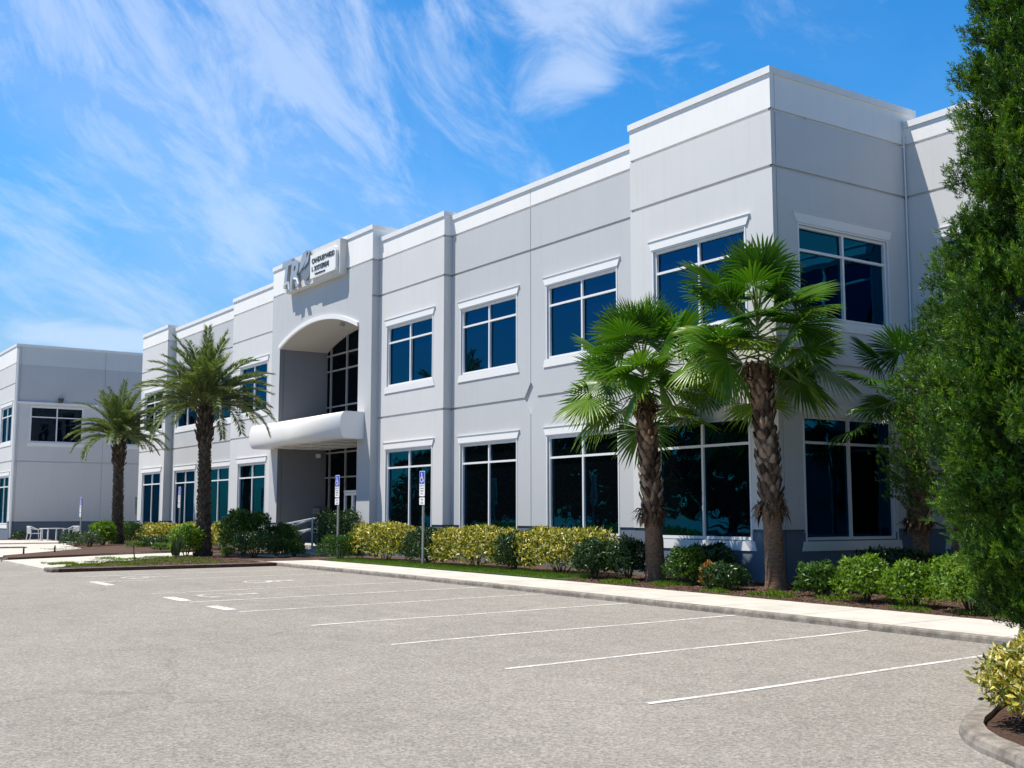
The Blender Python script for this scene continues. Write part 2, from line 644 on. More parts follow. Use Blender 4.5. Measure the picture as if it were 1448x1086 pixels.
lx = [(-7.22, 6.28), (-9.45, 6.40), (-11.72, 6.37), (-14.02, 6.45), (-16.28, 6.36), (-18.25, 6.30), (-20.3, 6.32), (-23.9, 6.33), (-25.9, 6.35)]
for i, (x, y) in enumerate(lx):
    bend = [.0, .05, .03, .0][i] if i < 4 else 0
    pts = [(x + .02 * math.sin(j * 1.3 + i) + (-.16 * (j / 7) ** 3 if i == 0 else 0), y + (KY - .02 - y) * j / 7) for j in range(8)]
    stripe(pts, .068, LINE if i < 6 else LINEW)
for a, b in (((-16.65, 6.38), (-17.45, 6.36)), ((-18.55, 6.34), (-19.45, 6.33)), ((-22.8, 6.32), (-24.2, 6.31))):
    stripe(seg(a, b, 2), .20, LINEW)


def isa(cx, cy, s, flip=1):
    """painted wheelchair symbol on the car park"""
    m = MB()

    def P(x, y):
        X, Y = cx + y * s * 0 + x * s, cy + y * s
        return (X, Y, float(az_(X, Y)) + .006)

    def ring(x, y, r0, r1, a0, a1, n=14):
        for q in range(n):
            u, v = a0 + (a1 - a0) * q / n, a0 + (a1 - a0) * (q + 1) / n
            m.poly([P(x + r0 * math.cos(u), y + r0 * math.sin(u)), P(x + r1 * math.cos(u), y + r1 * math.sin(u)),
                    P(x + r1 * math.cos(v), y + r1 * math.sin(v)), P(x + r0 * math.cos(v), y + r0 * math.sin(v))])
    ring(0, .42, 0, .09, 0, 2 * PI)
    ring(0, -.12, .24, .32, .9 * PI * .7, PI * 2.05)
    for a, b in (((-.02, .32), (-.0, -.02)), ((0, .0), (.22, -.02)), ((.2, -.0), (.34, -.36)), ((0, .16), (.2, .16))):
        d = Vector((b[0] - a[0], b[1] - a[1])).normalized() * .05
        m.poly([P(a[0] - d.y, a[1] + d.x), P(a[0] + d.y, a[1] - d.x), P(b[0] + d.y, b[1] - d.x), P(b[0] - d.y, b[1] + d.x)])
    return kind(m.build('wheelchair_marking', LINEF), 'structure')


isa(-19.3, 7.3, 1.15)
isa(-22.1, 9.2, 1.15)
isa(-24.9, 7.6, 1.15)

# ------------------------------------------------------------------ the office building
ZB = -.6


def facade(mb, O, u, us, z0, z1, bands, grooves=(), vj=(), holes=(), skip=(), gd=.05, gh=.030, hd=.15):
    """a wall face with recessed joints and window openings, as one surface"""
    n = Vector((u[1], -u[0], 0))
    u = Vector(u)
    O = Vector(O)
    U = {us[0], us[1]}
    Z = {z0, z1}
    for a, b, c, d in list(holes) + list(skip):
        U |= {a, b}
        Z |= {c, d}
    for v in vj:
        U |= {v - .012, v + .012}
    for g in grooves:
        Z |= {g - gh, g + gh}
    for a, b, mt in bands:
        Z |= {a, b}
    U = sorted(x for x in U if us[0] - 1e-6 <= x <= us[1] + 1e-6)
    Z = sorted(x for x in Z if z0 - 1e-6 <= x <= z1 + 1e-6)

    def cell(i, j):
        uc, zc = (U[i] + U[i + 1]) / 2, (Z[j] + Z[j + 1]) / 2
        mt = 0
        for a, b, q in bands:
            if a <= zc < b:
                mt = q
        for a, b, c, d in holes:
            if a < uc < b and c < zc < d:
                return hd, mt, False
        for a, b, c, d in skip:
            if a < uc < b and c < zc < d:
                return None
        for g in grooves:
            if abs(zc - g) < gh:
                return gd, mt, True
        for v in vj:
            if abs(uc - v) < .012:
                return .022, mt, True
        return 0.0, mt, True
    C = [[cell(i, j) for j in range(len(Z) - 1)] for i in range(len(U) - 1)]

    def pt(uu, zz, d):
        return O + u * uu + Vector((0, 0, zz)) - n * d
    for i in range(len(U) - 1):
        for j in range(len(Z) - 1):
            c = C[i][j]
            if c is None:
                continue
            a0, a1, b0, b1 = U[i], U[i + 1], Z[j], Z[j + 1]
            if c[2]:
                mb.poly([pt(a0, b0, c[0]), pt(a1, b0, c[0]), pt(a1, b1, c[0]), pt(a0, b1, c[0])], c[1])
            if i + 1 < len(U) - 1 and C[i + 1][j] and C[i + 1][j][0] != c[0]:
                e = C[i + 1][j]
                mb.poly([pt(a1, b0, c[0]), pt(a1, b0, e[0]), pt(a1, b1, e[0]), pt(a1, b1, c[0])], (c if c[0] < e[0] else e)[1])
            if j + 1 < len(Z) - 1 and C[i][j + 1] and C[i][j + 1][0] != c[0]:
                e = C[i][j + 1]
                mb.poly([pt(a0, b1, c[0]), pt(a1, b1, c[0]), pt(a1, b1, e[0]), pt(a0, b1, e[0])], (c if c[0] < e[0] else e)[1])


WM = [WHITE, LIGHT, MID, BASEC]
G1, G2, G3, GB = 8.90, 7.79, 4.08, .94
W1 = (.74, 3.08)      # ground floor window heights
W2 = (4.97, 6.75)     # upper floor
WW = 2.64


def bands_for(mid, low=1):
    return [(ZB, GB, 3), (GB, G2, low), (G2, G1, mid), (G1, 20, 0)]


office = thing('office_building', 'long two storey pale grey office building with blue windows, arched entrance and white canopy', 'building')


def window_meshes(w, h, tz, name):
    """frame, pane, lintel, sill for an opening of w x h; local x along the wall, -y outwards"""
    f = MB()
    t, d0, d1 = .055, .035, .115
    f.box(0, t, d0, d1, 0, h)
    f.box(w - t, w, d0, d1, 0, h)
    f.box(t, w - t, d0, d1, 0, t)
    f.box(t, w - t, d0, d1, h - t, h)
    f.box(w / 2 - .027, w / 2 + .027, d0 + .004, d1, t, h - t)
    f.box(t, w / 2 - .027, d0 + .002, d1, tz - .025, tz + .025)
    f.box(w / 2 + .027, w - t, d0 + .002, d1, tz - .025, tz + .025)
    # flat plaster band round the opening
    b = .034
    f.box(-b, -.002, -.012, .03, -.02, h + b)
    f.box(w + .002, w + b, -.012, .03, -.02, h + b)
    f.box(-.002, w + .002, -.012, .03, h + .002, h + b)
    p = MB()
    for x0, x1 in ((t, w / 2 - .027), (w / 2 + .027, w - t)):
        for q0, q1 in ((t, tz - .025), (tz + .025, h - t)):
            e = [random.uniform(-.008, .008) for _ in range(3)]
            p.poly([(x0, .095 + e[0], q0), (x1, .095 + e[1], q0), (x1, .095 + e[1] + e[2], q1), (x0, .095 + e[0] + e[2], q1)])
    l = MB()
    l.v = [(-.06, .02, h + .037), (w + .06, .02, h + .037), (w + .06, -.028, h + .037), (-.06, -.028, h + .037),
           (-.15, .02, h + .225), (w + .15, .02, h + .225), (w + .15, -.028, h + .225), (-.15, -.028, h + .225)]
    l.f = [(0, 1, 2, 3), (4, 7, 6, 5), (3, 2, 6, 7), (0, 3, 7, 4), (1, 5, 6, 2), (0, 4, 5, 1)]
    l.m = [0] * 6
    l.box(-.16, w + .16, -.045, .02, h + .2255, h + .238)
    s = MB()
    s.v = [(-.14, .02, -.20), (w + .14, .02, -.20), (w + .14, -.022, -.20), (-.14, -.022, -.20),
           (-.09, .03, -.022), (w + .09, .03, -.022), (w + .09, -.026, -.022), (-.09, -.026, -.022)]
    s.f = [(0, 1, 2, 3), (4, 7, 6, 5), (3, 2, 6, 7), (0, 3, 7, 4), (1, 5, 6, 2), (0, 4, 5, 1)]
    s.m = [0] * 6
    return (f.mesh('window', FRAME), p.mesh('pane', GLASS), l.mesh('lintel', TRIM), s.mesh('sill', TRIM))


WMESH = {1: window_meshes(WW, W1[1] - W1[0], 1.83, 'lower'), 2: window_meshes(WW, W2[1] - W2[0], 1.30, 'upper')}


def put_window(parent, loc, rotz, fl):
    a, b, c, d = WMESH[fl]
    w = link('window', a, parent, loc, rotz)
    for nm, me in (('pane', b), ('lintel', c), ('sill', d)):
        link(nm, me, w)
    return w


def volume(parent, x0, x1, yf, top, wins, mid, low=1, vj=(), skip=(), depth=1.0, left=True, right=True, extra=None, grooves=(G1, G2, G3)):
    m = MB()
    holes = []
    for w in wins:
        holes += [(w, w + WW, *W1), (w, w + WW, *W2)]
    B = bands_for(mid, low)
    gr = [g for g in grooves] + [GB - .03]
    facade(m, (0, yf, 0), (1, 0, 0), (x0, x1), ZB, top, B, gr, vj, holes, skip)
    if right:
        facade(m, (x1, 0, 0), (0, 1, 0), (yf, yf + depth), ZB, top, B, gr)
    if left:
        facade(m, (x0, 0, 0), (0, -1, 0), (-yf - depth, -yf), ZB, top, B, gr)
    m.poly([(x0, yf, top), (x1, yf, top), (x1, yf + depth, top), (x0, yf + depth, top)], 0)
    m.poly([(x0, yf + depth, 8.2), (x0, yf + depth, top), (x1, yf + depth, top), (x1, yf + depth, 8.2)], 0)
    if extra:
        extra(m)
    o = m.build('wall', WM, parent)
    c = MB()
    c.box(x0 - (.03 if left else -.002), x1 + (.03 if right else (.035 if x1 == -14.70 else -.002)), yf - .035, yf + .38, top - .125, top + .012)
    c.build('coping', COPING, o)
    for w in wins:
        put_window(parent, (w, yf, W1[0]), 0, 1)
        put_window(parent, (w, yf, W2[0]), 0, 2)
    return o


def diamond(m, xj, yf, zc, hw, up, dn, mt=1, gd=.05, gh=.030):
    """lozenge recess where a vertical and a horizontal joint meet"""
    L, R, T, Bm = xj - hw, xj + hw, zc + up, zc - dn

    def p(x, z, d=0):
        return (x, yf + d, z)
    ring = [(L, zc - gh), (xj, Bm), (R, zc - gh), (R, zc + gh), (xj, T), (L, zc + gh)]
    m.poly([p(x, z, gd) for x, z in ring], mt)
    for tri in ([(L, zc + gh), (xj, T), (L, T)], [(xj, T), (R, zc + gh), (R, T)], [(L, Bm), (xj, Bm), (L, zc - gh)], [(xj, Bm), (R, Bm), (R, zc - gh)]):
        m.poly([p(x, z) for x, z in tri], mt)
    for a, b in ((1, 2), (0, 1), (3, 4), (4, 5)):
        (x0, z0), (x1, z1) = ring[a], ring[b]
        m.poly([p(x0, z0), p(x1, z1), p(x1, z1, gd), p(x0, z0, gd)], mt)


JX = -23.05
DZ = (JX - .27, JX + .27, G3 - .40, G3 + .40)
# corner tower on the right
c1 = volume(office, -18.82, -14.70, 16.05, 9.73, [-18.08], 1, right=False)
m = MB()
RW = [16.74]
facade(m, (-14.70, 0, 0), (0, 1, 0), (16.05, 20.07), ZB, 9.73, bands_for(1, 1), [G1, G2, G3, GB - .03], [16.17],
       [(RW[0], RW[0] + WW, *W1), (RW[0], RW[0] + WW, *W2)])
m.poly([(-14.70, 20.07, 8.5), (-14.70, 20.45, 8.5), (-14.70, 20.45, 9.73), (-14.70, 20.07, 9.73)], 0)
o = m.build('wall', WM, office)
c = MB()
c.box(-15.08, -14.665, 16.05 + .382, 20.47, 9.73 - .125, 9.742)
c.build('coping', COPING, o)
for fl, W in ((1, W1), (2, W2)):
    put_window(office, (-14.70, RW[0], W[0]), PI / 2, fl)
# recessed bays, flank bays, far corner
volume(office, -26.86, -18.82, 16.38, 9.48, [-26.32, -22.36], 2, 2, vj=[JX], skip=[DZ], left=False, right=False, extra=lambda m: diamond(m, JX, 16.38, G3, .27, .40, .40, 2))
volume(office, -30.62, -26.82, 16.13, 9.58, [-30.07], 1, left=False)
volume(office, -42.70, -38.20, 16.13, 9.56, [-41.82], 1, right=False)
JX2 = -46.75
DZ2 = (JX2 - .27, JX2 + .27, G3 - .40, G3 + .40)
volume(office, -50.5, -42.70, 16.38, 9.46, [-49.95, -46.02], 2, 2, vj=[JX2], skip=[DZ2], left=False, right=False, extra=lambda m: diamond(m, JX2, 16.38, G3, .27, .40, .40, 2))
volume(office, -54.1, -50.42, 16.05, 9.60, [-53.5], 1, left=False)

# far end wall, rear and roof
m = MB()
facade(m, (-54.1, 0, 0), (0, -1, 0), (-31.0, -16.05), ZB, 9.60, bands_for(1), [G1, G2, G3, GB - .03])
m.poly([(6, 31, ZB), (-54.1, 31, ZB), (-54.1, 31, 9.5), (6, 31, 9.5)], 1)
m.build('wall', WM, office)
m = MB()
m.poly([(-54.0, 17.0, 8.85), (-14.8, 17.0, 8.85), (-14.8, 31, 8.85), (-54.0, 31, 8.85)])
m.poly([(-14.8, 20.3, 8.85), (6, 20.3, 8.85), (6, 31, 8.85), (-14.8, 31, 8.85)])
m.build('roof', ROOFM, office)

# set-back wing on the right
wing_w = [-13.96, -9.9, -6.0, -2.0]
holes = []
for w in wing_w:
    holes += [(w, w + WW, *W1), (w, w + WW, *W2)]
m = MB()
facade(m, (0, 20.07, 0), (1, 0, 0), (-14.85, 6.0), ZB, 9.40, bands_for(1), [G1, G2, G3, GB - .03], [-10.6, -2.6], holes)
facade(m, (6.0, 0, 0), (0, 1, 0), (20.07, 31), ZB, 9.40, bands_for(1), [G1, G2, G3, GB - .03])
o = m.build('wall', WM, office)
c = MB()
c.box(-14.66, 6.03, 20.035, 20.42, 9.275, 9.412)
c.build('coping', COPING, o)
for w in wing_w:
    put_window(office, (w, 20.07, W1[0]), 0, 1)
    put_window(office, (w, 20.07, W2[0]), 0, 2)
m = MB()
m.tube([(-14.66, 20.02, .1), (-14.66, 20.02, 9.1)], .018, 8)
m.build('downpipe', FRAME, office)

# entrance bay with its arched porch
EX0, EX1, EY, EB = -38.20, -30.60, 15.88, 17.70
AX0, AX1, AZ, AR = -37.50, -31.46, 6.96, .58
arc_n = 24


def arch(x, off=0.0):
    h = (AX1 - AX0) / 2
    R = (h * h + AR * AR) / (2 * AR)
    cz = AZ + AR - R
    return cz + math.sqrt((R + off) ** 2 - (x - (AX0 + AX1) / 2) ** 2)


m = MB()
gr = [G1]
facade(m, (0, EY, 0), (1, 0, 0), (EX0, AX0), ZB, 8.0, bands_for(2, 2), [GB - .03])
facade(m, (0, EY, 0), (1, 0, 0), (AX1, EX1), ZB, 8.0, bands_for(2, 2), [GB - .03])
facade(m, (0, EY, 0), (1, 0, 0), (EX0, EX1), 8.0, 9.96, bands_for(2, 2), gr)
for q in range(arc_n):
    xa, xb = AX0 + (AX1 - AX0) * q / arc_n, AX0 + (AX1 - AX0) * (q + 1) / arc_n
    m.poly([(xa, EY, arch(xa)), (xb, EY, arch(xb)), (xb, EY, 8.0), (xa, EY, 8.0)], 2)
for x, uu in ((EX1, (0, 1, 0)), (EX0, (0, -1, 0))):
    rg = (EY, EY + 1.0) if uu[1] > 0 else (-EY - 1.0, -EY)
    facade(m, (x, 0, 0), uu, rg, ZB, 9.96, bands_for(2, 2), [G1, G2, GB - .03])
m.poly([(EX0, EY, 9.96), (EX1, EY, 9.96), (EX1, EY + 1, 9.96), (EX0, EY + 1, 9.96)], 0)
m.poly([(EX1, EY + 1, 8), (EX0, EY + 1, 8), (EX0, EY + 1, 9.96), (EX1, EY + 1, 9.96)], 0)
o = m.build('wall', WM, office)
c = MB()
c.box(EX0 - .03, EX1 + .03, EY - .035, EY + .4, 9.835, 9.972)
c.build('coping', COPING, o)
t = MB()           # raised white band over the arch
for q in range(arc_n):
    xa, xb = AX0 + (AX1 - AX0) * q / arc_n, AX0 + (AX1 - AX0) * (q + 1) / arc_n
    A, B_, C_, D_ = (xa, arch(xa) - .004), (xb, arch(xb) - .004), (xb, arch(xb) + .13), (xa, arch(xa) + .13)
    y0 = EY - .06
    t.poly([(A[0], y0, A[1]), (B_[0], y0, B_[1]), (C_[0], y0, C_[1]), (D_[0], y0, D_[1])])
    t.poly([(D_[0], y0, D_[1]), (C_[0], y0, C_[1]), (C_[0], EY + .01, C_[1]), (D_[0], EY + .01, D_[1])])
    t.poly([(B_[0], y0, B_[1]), (A[0], y0, A[1]), (A[0], EY + .02, A[1]), (B_[0], EY + .02, B_[1])])
for x in (AX0, AX1):
    t.poly([(x, y0, arch(x) - .004), (x, EY + .01, arch(x) - .004), (x, EY + .01, arch(x) + .13), (x, y0, arch(x) + .13)])
t.build('arch_trim', TRIM, o)
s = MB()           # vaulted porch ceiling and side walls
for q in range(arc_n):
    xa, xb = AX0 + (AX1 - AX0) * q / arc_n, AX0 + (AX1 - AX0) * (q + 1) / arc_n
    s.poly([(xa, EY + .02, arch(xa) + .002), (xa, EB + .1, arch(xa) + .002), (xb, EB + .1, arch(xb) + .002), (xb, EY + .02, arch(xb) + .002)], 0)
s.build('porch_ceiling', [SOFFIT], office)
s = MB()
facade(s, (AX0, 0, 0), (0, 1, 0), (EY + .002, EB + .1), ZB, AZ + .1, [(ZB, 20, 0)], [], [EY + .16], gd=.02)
PORCH_SHADE = paint('porch_shade_paint', (.165, .175, .20))  # mid grey paint darkened, the porch's deep shade put into the colour
s.build('porch_wall', [PORCH_SHADE], office)
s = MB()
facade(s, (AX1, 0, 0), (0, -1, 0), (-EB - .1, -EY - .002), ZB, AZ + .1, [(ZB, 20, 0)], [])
s.build('porch_wall', [PORCH_SHADE], office)
# glazing behind the porch
mx = [AX0 + .02, -37.12, -35.86, -34.55, -33.24, -31.9, AX1 - .02]
zt = [.26, 2.50, 3.36, 4.98, 6.26, 6.82, 7.65]
f = MB()
for x in mx[1:-1]:
    f.box(x - .028, x + .028, EB - .05, EB + .04, .26, 7.6)
for a, b in zip(mx[:-1], mx[1:]):
    for z in zt[1:-1]:
        f.box(a + .028, b - .028, EB - .045, EB + .04, z - .025, z + .025)
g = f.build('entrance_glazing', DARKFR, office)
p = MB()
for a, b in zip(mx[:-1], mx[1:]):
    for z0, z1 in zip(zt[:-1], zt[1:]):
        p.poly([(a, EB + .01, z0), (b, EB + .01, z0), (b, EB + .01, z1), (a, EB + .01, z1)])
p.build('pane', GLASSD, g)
d = MB()
dx0, dx1 = -35.83, -34.58
for a, b in ((dx0, dx0 + .62), (dx0 + .63, dx1)):
    d.box(a, a + .07, EB - .07, EB, .28, 1.96)
    d.box(b - .07, b, EB - .07, EB, .28, 1.96)
    d.box(a + .07, b - .07, EB - .07, EB, 1.86, 1.96)
    d.box(a + .07, b - .07, EB - .07, EB, .28, .46)
d.box(dx0 - .03, dx1 + .03, EB - .072, EB, 1.97, 2.03)
dd = d.build('entrance_door', FRAME, office)
h = MB()
for x in (dx0 + .52, dx0 + .72):
    h.tube([(x, EB - .1, .95), (x, EB - .1, 1.35)], .014, 6)
h.build('handle', METAL, dd)
# canopy with a rounded nose
prof = [(EY - .004, 4.29), (EY - .58, 4.29)]
for q in range(13):
    w = PI / 2 - PI * q / 12
    prof.append((EY - .60 - .20 * math.cos(w) ** .8 if math.cos(w) > 0 else EY - .60, 3.88 + .41 * math.sin(w)))
prof += [(EY - .58, 3.47), (EY - .004, 3.47)]
k_ = MB()
k_.prism(prof, -38.12, -31.0)
k_.box(AX0 + .004, AX1 - .004, EY, EB - .06, 3.475, 4.28)
co = k_.build('canopy', CANOPY, office)
for pl in co.data.polygons:
    if len(pl.vertices) == 4 and abs(pl.normal.x) < .1 and pl.center.y < EY - .57:
        pl.use_smooth = True
k_ = MB()
for y in (15.75, 16.4, 17.05):
    k_.box(AX0 + .03, AX1 - .03, y, y + .02, 3.462, 3.474)
for x in (-36.0, -34.5, -33.0):
    k_.box(x, x + .02, 15.4, 17.6, 3.460, 3.4735)
k_.build('soffit_joint', [plain('soffit_joint_dark', (.3, .29, .27), .8)], co)
k_ = MB()
k_.tube([(-34.3, 16.7, 7.50), (-34.3, 16.7, 7.42)], .09, 12)
k_.build('ceiling_light', DARKFR, office)
k_ = MB()
k_.box(AX0 + .002, AX0 + .10, 17.32, 17.46, 3.2, 3.34)
k_.build('wall_lamp', FRAME, office)
k_ = MB()
k_.box(AX0 + .002, AX0 + .12, 17.25, 17.45, 1.22, 1.44)
k_.build('mail_box', DARKFR, office)
k_ = MB()
k_.box(-37.4, -31.5, 15.0, 17.75, -.3, .26)
k_.box(-33.6, -31.7, 14.76, 14.999, -.3, .17)
k_.box(-33.6, -31.7, 14.52, 14.759, -.3, .09)
k_.build('step', WALK, office)


# lettering helper: a font outline turned into a mesh
def text_mesh(txt, size, ext, mat, bold=0.0, shear=0.0, align='LEFT', sx=1.0):
    cu = bpy.data.curves.new('lettering', 'FONT')
    cu.body = txt
    cu.size = size
    cu.extrude = ext
    cu.offset = bold
    cu.shear = shear
    cu.align_x = align
    cu.resolution_u = 3
    ob = bpy.data.objects.new('lettering', cu)
    COL.objects.link(ob)
    dg = bpy.context.evaluated_depsgraph_get()
    me = bpy.data.meshes.new_from_object(ob.evaluated_get(dg))
    bpy.data.objects.remove(ob)
    me.transform(Matrix.Rotation(PI / 2, 4, 'X') @ Matrix.Diagonal((sx, 1, 1, 1)))
    me.materials.clear()
    me.materials.append(mat)
    return me


LOGO = plain('sign_blue_grey_metal', (.34, .38, .43), .4, .2, .05)
LOGOD = plain('sign_dark_grey_metal', (.20, .22, .24), .45, .2, .05)
SIGNW = plain('sign_white_panel', (.80, .80, .79), .45, 0, .03)
SIGNB = plain('sign_cabinet_cream', (.62, .61, .58), .5, 0, .08, 3)
INK = plain('sign_black_ink', (.05, .055, .06), .5)
sx0, sx1, sy = -36.62, -32.33, EY - .25
sg = thing('building_sign', 'grey letter sign with white text panel mounted above the arched entrance', 'sign', (0, 0, 0))
m = MB()
m.box(sx0, sx1, sy, EY - .002, 8.76, 9.87)
m.build('cabinet', SIGNB, sg)
m = MB()           # text panel with a clipped corner
pr = [(-34.33, 8.88), (-32.50, 8.88), (-32.44, 8.95), (-32.44, 9.50), (-32.50, 9.61), (-32.62, 9.66), (-34.33, 9.66)]
A = [(x, sy - .10, z) for x, z in pr]
B_ = [(x, sy - .002, z) for x, z in pr]
m.poly(A)
for q in range(len(pr)):
    r = (q + 1) % len(pr)
    m.poly([A[r], A[q], B_[q], B_[r]])
pn = m.build('text_panel', SIGNW, sg)
for txt, sz, x, z, b in (('CANDUEYWIDD', .225, -34.20, 9.36, .006), ('1. 2OSYZREXI', .215, -34.22, 9.10, .005), ('h.clumelstzue.com', .105, -33.95, 8.95, .001)):
    link('lettering', text_mesh(txt, sz, .008, INK, b), pn, (x, sy - .108, z))
o = link('letter', text_mesh('T', 1.24, .05, LOGO, .045, .22), sg, (-36.74, sy - .06, 8.95))
o = link('letter', text_mesh('R', 1.24, .05, LOGO, .045, .22), sg, (-36.0, sy - .075, 8.84))
m = MB()           # dark shield with a pale leaf swoosh
pts = [(-35.10, 9.20), (-34.98, 8.98), (-34.72, 8.90), (-34.48, 9.02), (-34.40, 9.30), (-34.36, 9.72), (-34.50, 9.86), (-34.76, 9.80), (-34.96, 9.56)]
A = [(x, sy - .07, z) for x, z in pts]
B_ = [(x, sy - .002, z) for x, z in pts]
m.poly(A)
for q in range(len(pts)):
    r = (q + 1) % len(pts)
    m.poly([A[q], B_[q], B_[r], A[r]])
m.build('shield', LOGOD, sg)
m = MB()
for P in ([(-35.22, 9.24), (-34.9, 9.40), (-34.66, 9.62), (-34.62, 9.90), (-34.92, 9.86), (-35.12, 9.58)], [(-34.86, 9.34), (-34.50, 9.50), (-34.40, 9.86), (-34.62, 9.66)]):
    A = [(x, sy - .105, z) for x, z in P]
    B_ = [(x, sy - .072, z) for x, z in P]
    m.poly(A)
    for q in range(len(P)):
        r = (q + 1) % len(P)
        m.poly([A[q], B_[q], B_[r], A[r]])
m.build('swoosh', LOGO, sg)
m = MB()
m.tube([(-36.3, sy - .13, 9.02), (-36.02, sy - .13, 9.06), (-35.95, sy - .13, 8.80)], .035, 6)
m.build('swash', SIGNW, sg)
m = MB()
m.tube([(-35.55, sy - .13, 9.10), (-35.30, sy - .13, 9.04), (-35.2, sy - .13, 8.86)], .035, 6)
m.build('swash', SIGNW, sg)

# ------------------------------------------------------------------ neighbour building
nb = thing('office_building', 'distant pale grey two storey block with dark base band behind the patio table', 'building')
NX, NY, NT_ = -59.85, 11.63, 9.54
m = MB()
NB = [(ZB, .88, 3), (.88, 20, 1)]
nf = [-62.95, -67.0, -71.0]
hs = []
for w in nf:
    hs += [(w, w + WW, *W1), (w, w + WW, 4.77, 4.77 + 1.78)]
facade(m, (0, NY, 0), (1, 0, 0), (-76, NX), ZB, NT_, [(ZB, .88, 3), (.88, 20, 1), (8.6, 20, 0)], [8.6, 7.6, 3.8, .85], [-64.2], hs)
nr = [12.40, 17.0]
hs = [(w, w + 2.5, 4.75, 6.50) for w in nr]
facade(m, (NX, 0, 0), (0, 1, 0), (NY, 30), ZB, NT_, [(ZB, .88, 3), (.88, 6.62, 1), (6.62, 8.55, 2), (8.55, 20, 1)], [3.8, .85], [11.85, 15.9], hs)
m.poly([(-76, NY, NT_ - .3), (NX, NY, NT_ - .3), (NX, 30, NT_ - .3), (-76, 30, NT_ - .3)], 1)
o = m.build('wall', WM, nb)
c = MB()
c.box(-76, NX + .03, NY - .035, NY + .35, NT_ - .10, NT_ + .012)
c.box(NX - .35, NX + .03, NY + .352, 30, NT_ - .10, NT_ + .012)
c.build('coping', COPING, o)
c = MB()
c.box(NX - .01, NX + .09, NY + .1, 15.6, 6.62, 6.72)
c.build('ledge', TRIM, o)
c = MB()
c.tube([(NX + .06, NY + .07, .1), (NX + .06, NY + .07, 9.3)], .05, 8)
c.build('downpipe', FRAME, nb)
for w in nf:
    put_window(nb, (w, NY, W1[0]), 0, 1)
    put_window(nb, (w, NY, 4.77), 0, 2)
a, b, c_, d_ = window_meshes(2.5, 1.75, 1.24, 'side')
for w in nr:
    o = link('window', a, nb, (NX, w, 4.75), PI / 2)
    link('pane', b, o).data.materials[0] = GLASSD
    link('sill', d_, o)
m = MB()
m.tube([(NX + .16, 13.75, 6.72), (NX + .16, 13.75, 6.95)], [.10, .14], 10)
m.build('floodlight', INK, nb)

# ------------------------------------------------------------------ plants
def trunk_path(base, top, n=14, bow=0.0):
    b, t = Vector(base), Vector(top)
    return [b.lerp(t, i / n) + Vector((bow * math.sin(PI * i / n), 0, 0)) for i in range(n + 1)]


def boots(path, z_from, n_rows, per, w, h, out, rad, jit=.25, point=1.0):
    """old leaf bases set spirally round a trunk, one mesh"""
    V, T, C = [], [], []
    L = len(path) - 1
    for r in range(n_rows):
        t = z_from + (1 - z_from) * r / n_rows
        for q in range(per):
            tt = min(.999, t + random.uniform(-.3, .3) / n_rows)
            i = int(tt * L)
            p = path[i].lerp(path[i + 1], tt * L - i)
            R = rad(tt)
            a = 2 * PI * (q + .5 * (r % 2)) / per + random.uniform(-.12, .12)
            o = Vector((math.cos(a), math.sin(a), 0))
            s = Vector((-math.sin(a), math.cos(a), 0))
            ww, hh, oo = (x * random.uniform(1 - jit, 1 + jit) for x in (w, h, out))
            z = Vector((0, 0, 1))
            b0 = p + o * (R - .02)
            pts = [b0 - s * ww * .65, b0 + s * ww * .65, b0 + o * oo * .45 - z * hh * .05,
                   b0 + z * hh * .75 - s * ww * .42 + o * oo, b0 + z * hh * .75 + s * ww * .42 + o * oo, b0 + z * hh * .65 + o * (oo + .02),
                   b0 + z * hh * point + o * oo * 1.15 - s * ww * .12]
            k = len(V)
            V += [tuple(x) for x in pts]
            T += [(k + 0, k + 2, k + 3), (k + 2, k + 5, k + 3), (k + 2, k + 1, k + 4), (k + 2, k + 4, k + 5), (k + 3, k + 5, k + 6), (k + 5, k + 4, k + 6),
                  (k + 0, k + 3, k + 6), (k + 1, k + 6, k + 4)]
            C += [random.random()] * 7
    return np.array(V), np.array(T), np.array(C)


BOOTL = leafmat('palm_boot_fibre', [(0, (.028, .015, .008)), (.45, (.135, .078, .045)), (1, (.36, .245, .16))], 0.0, .85)
BOOTD = leafmat('date_boot_fibre', [(0, (.022, .014, .009)), (.5, (.060, .042, .028)), (1, (.15, .11, .075))], 0.0, .85)


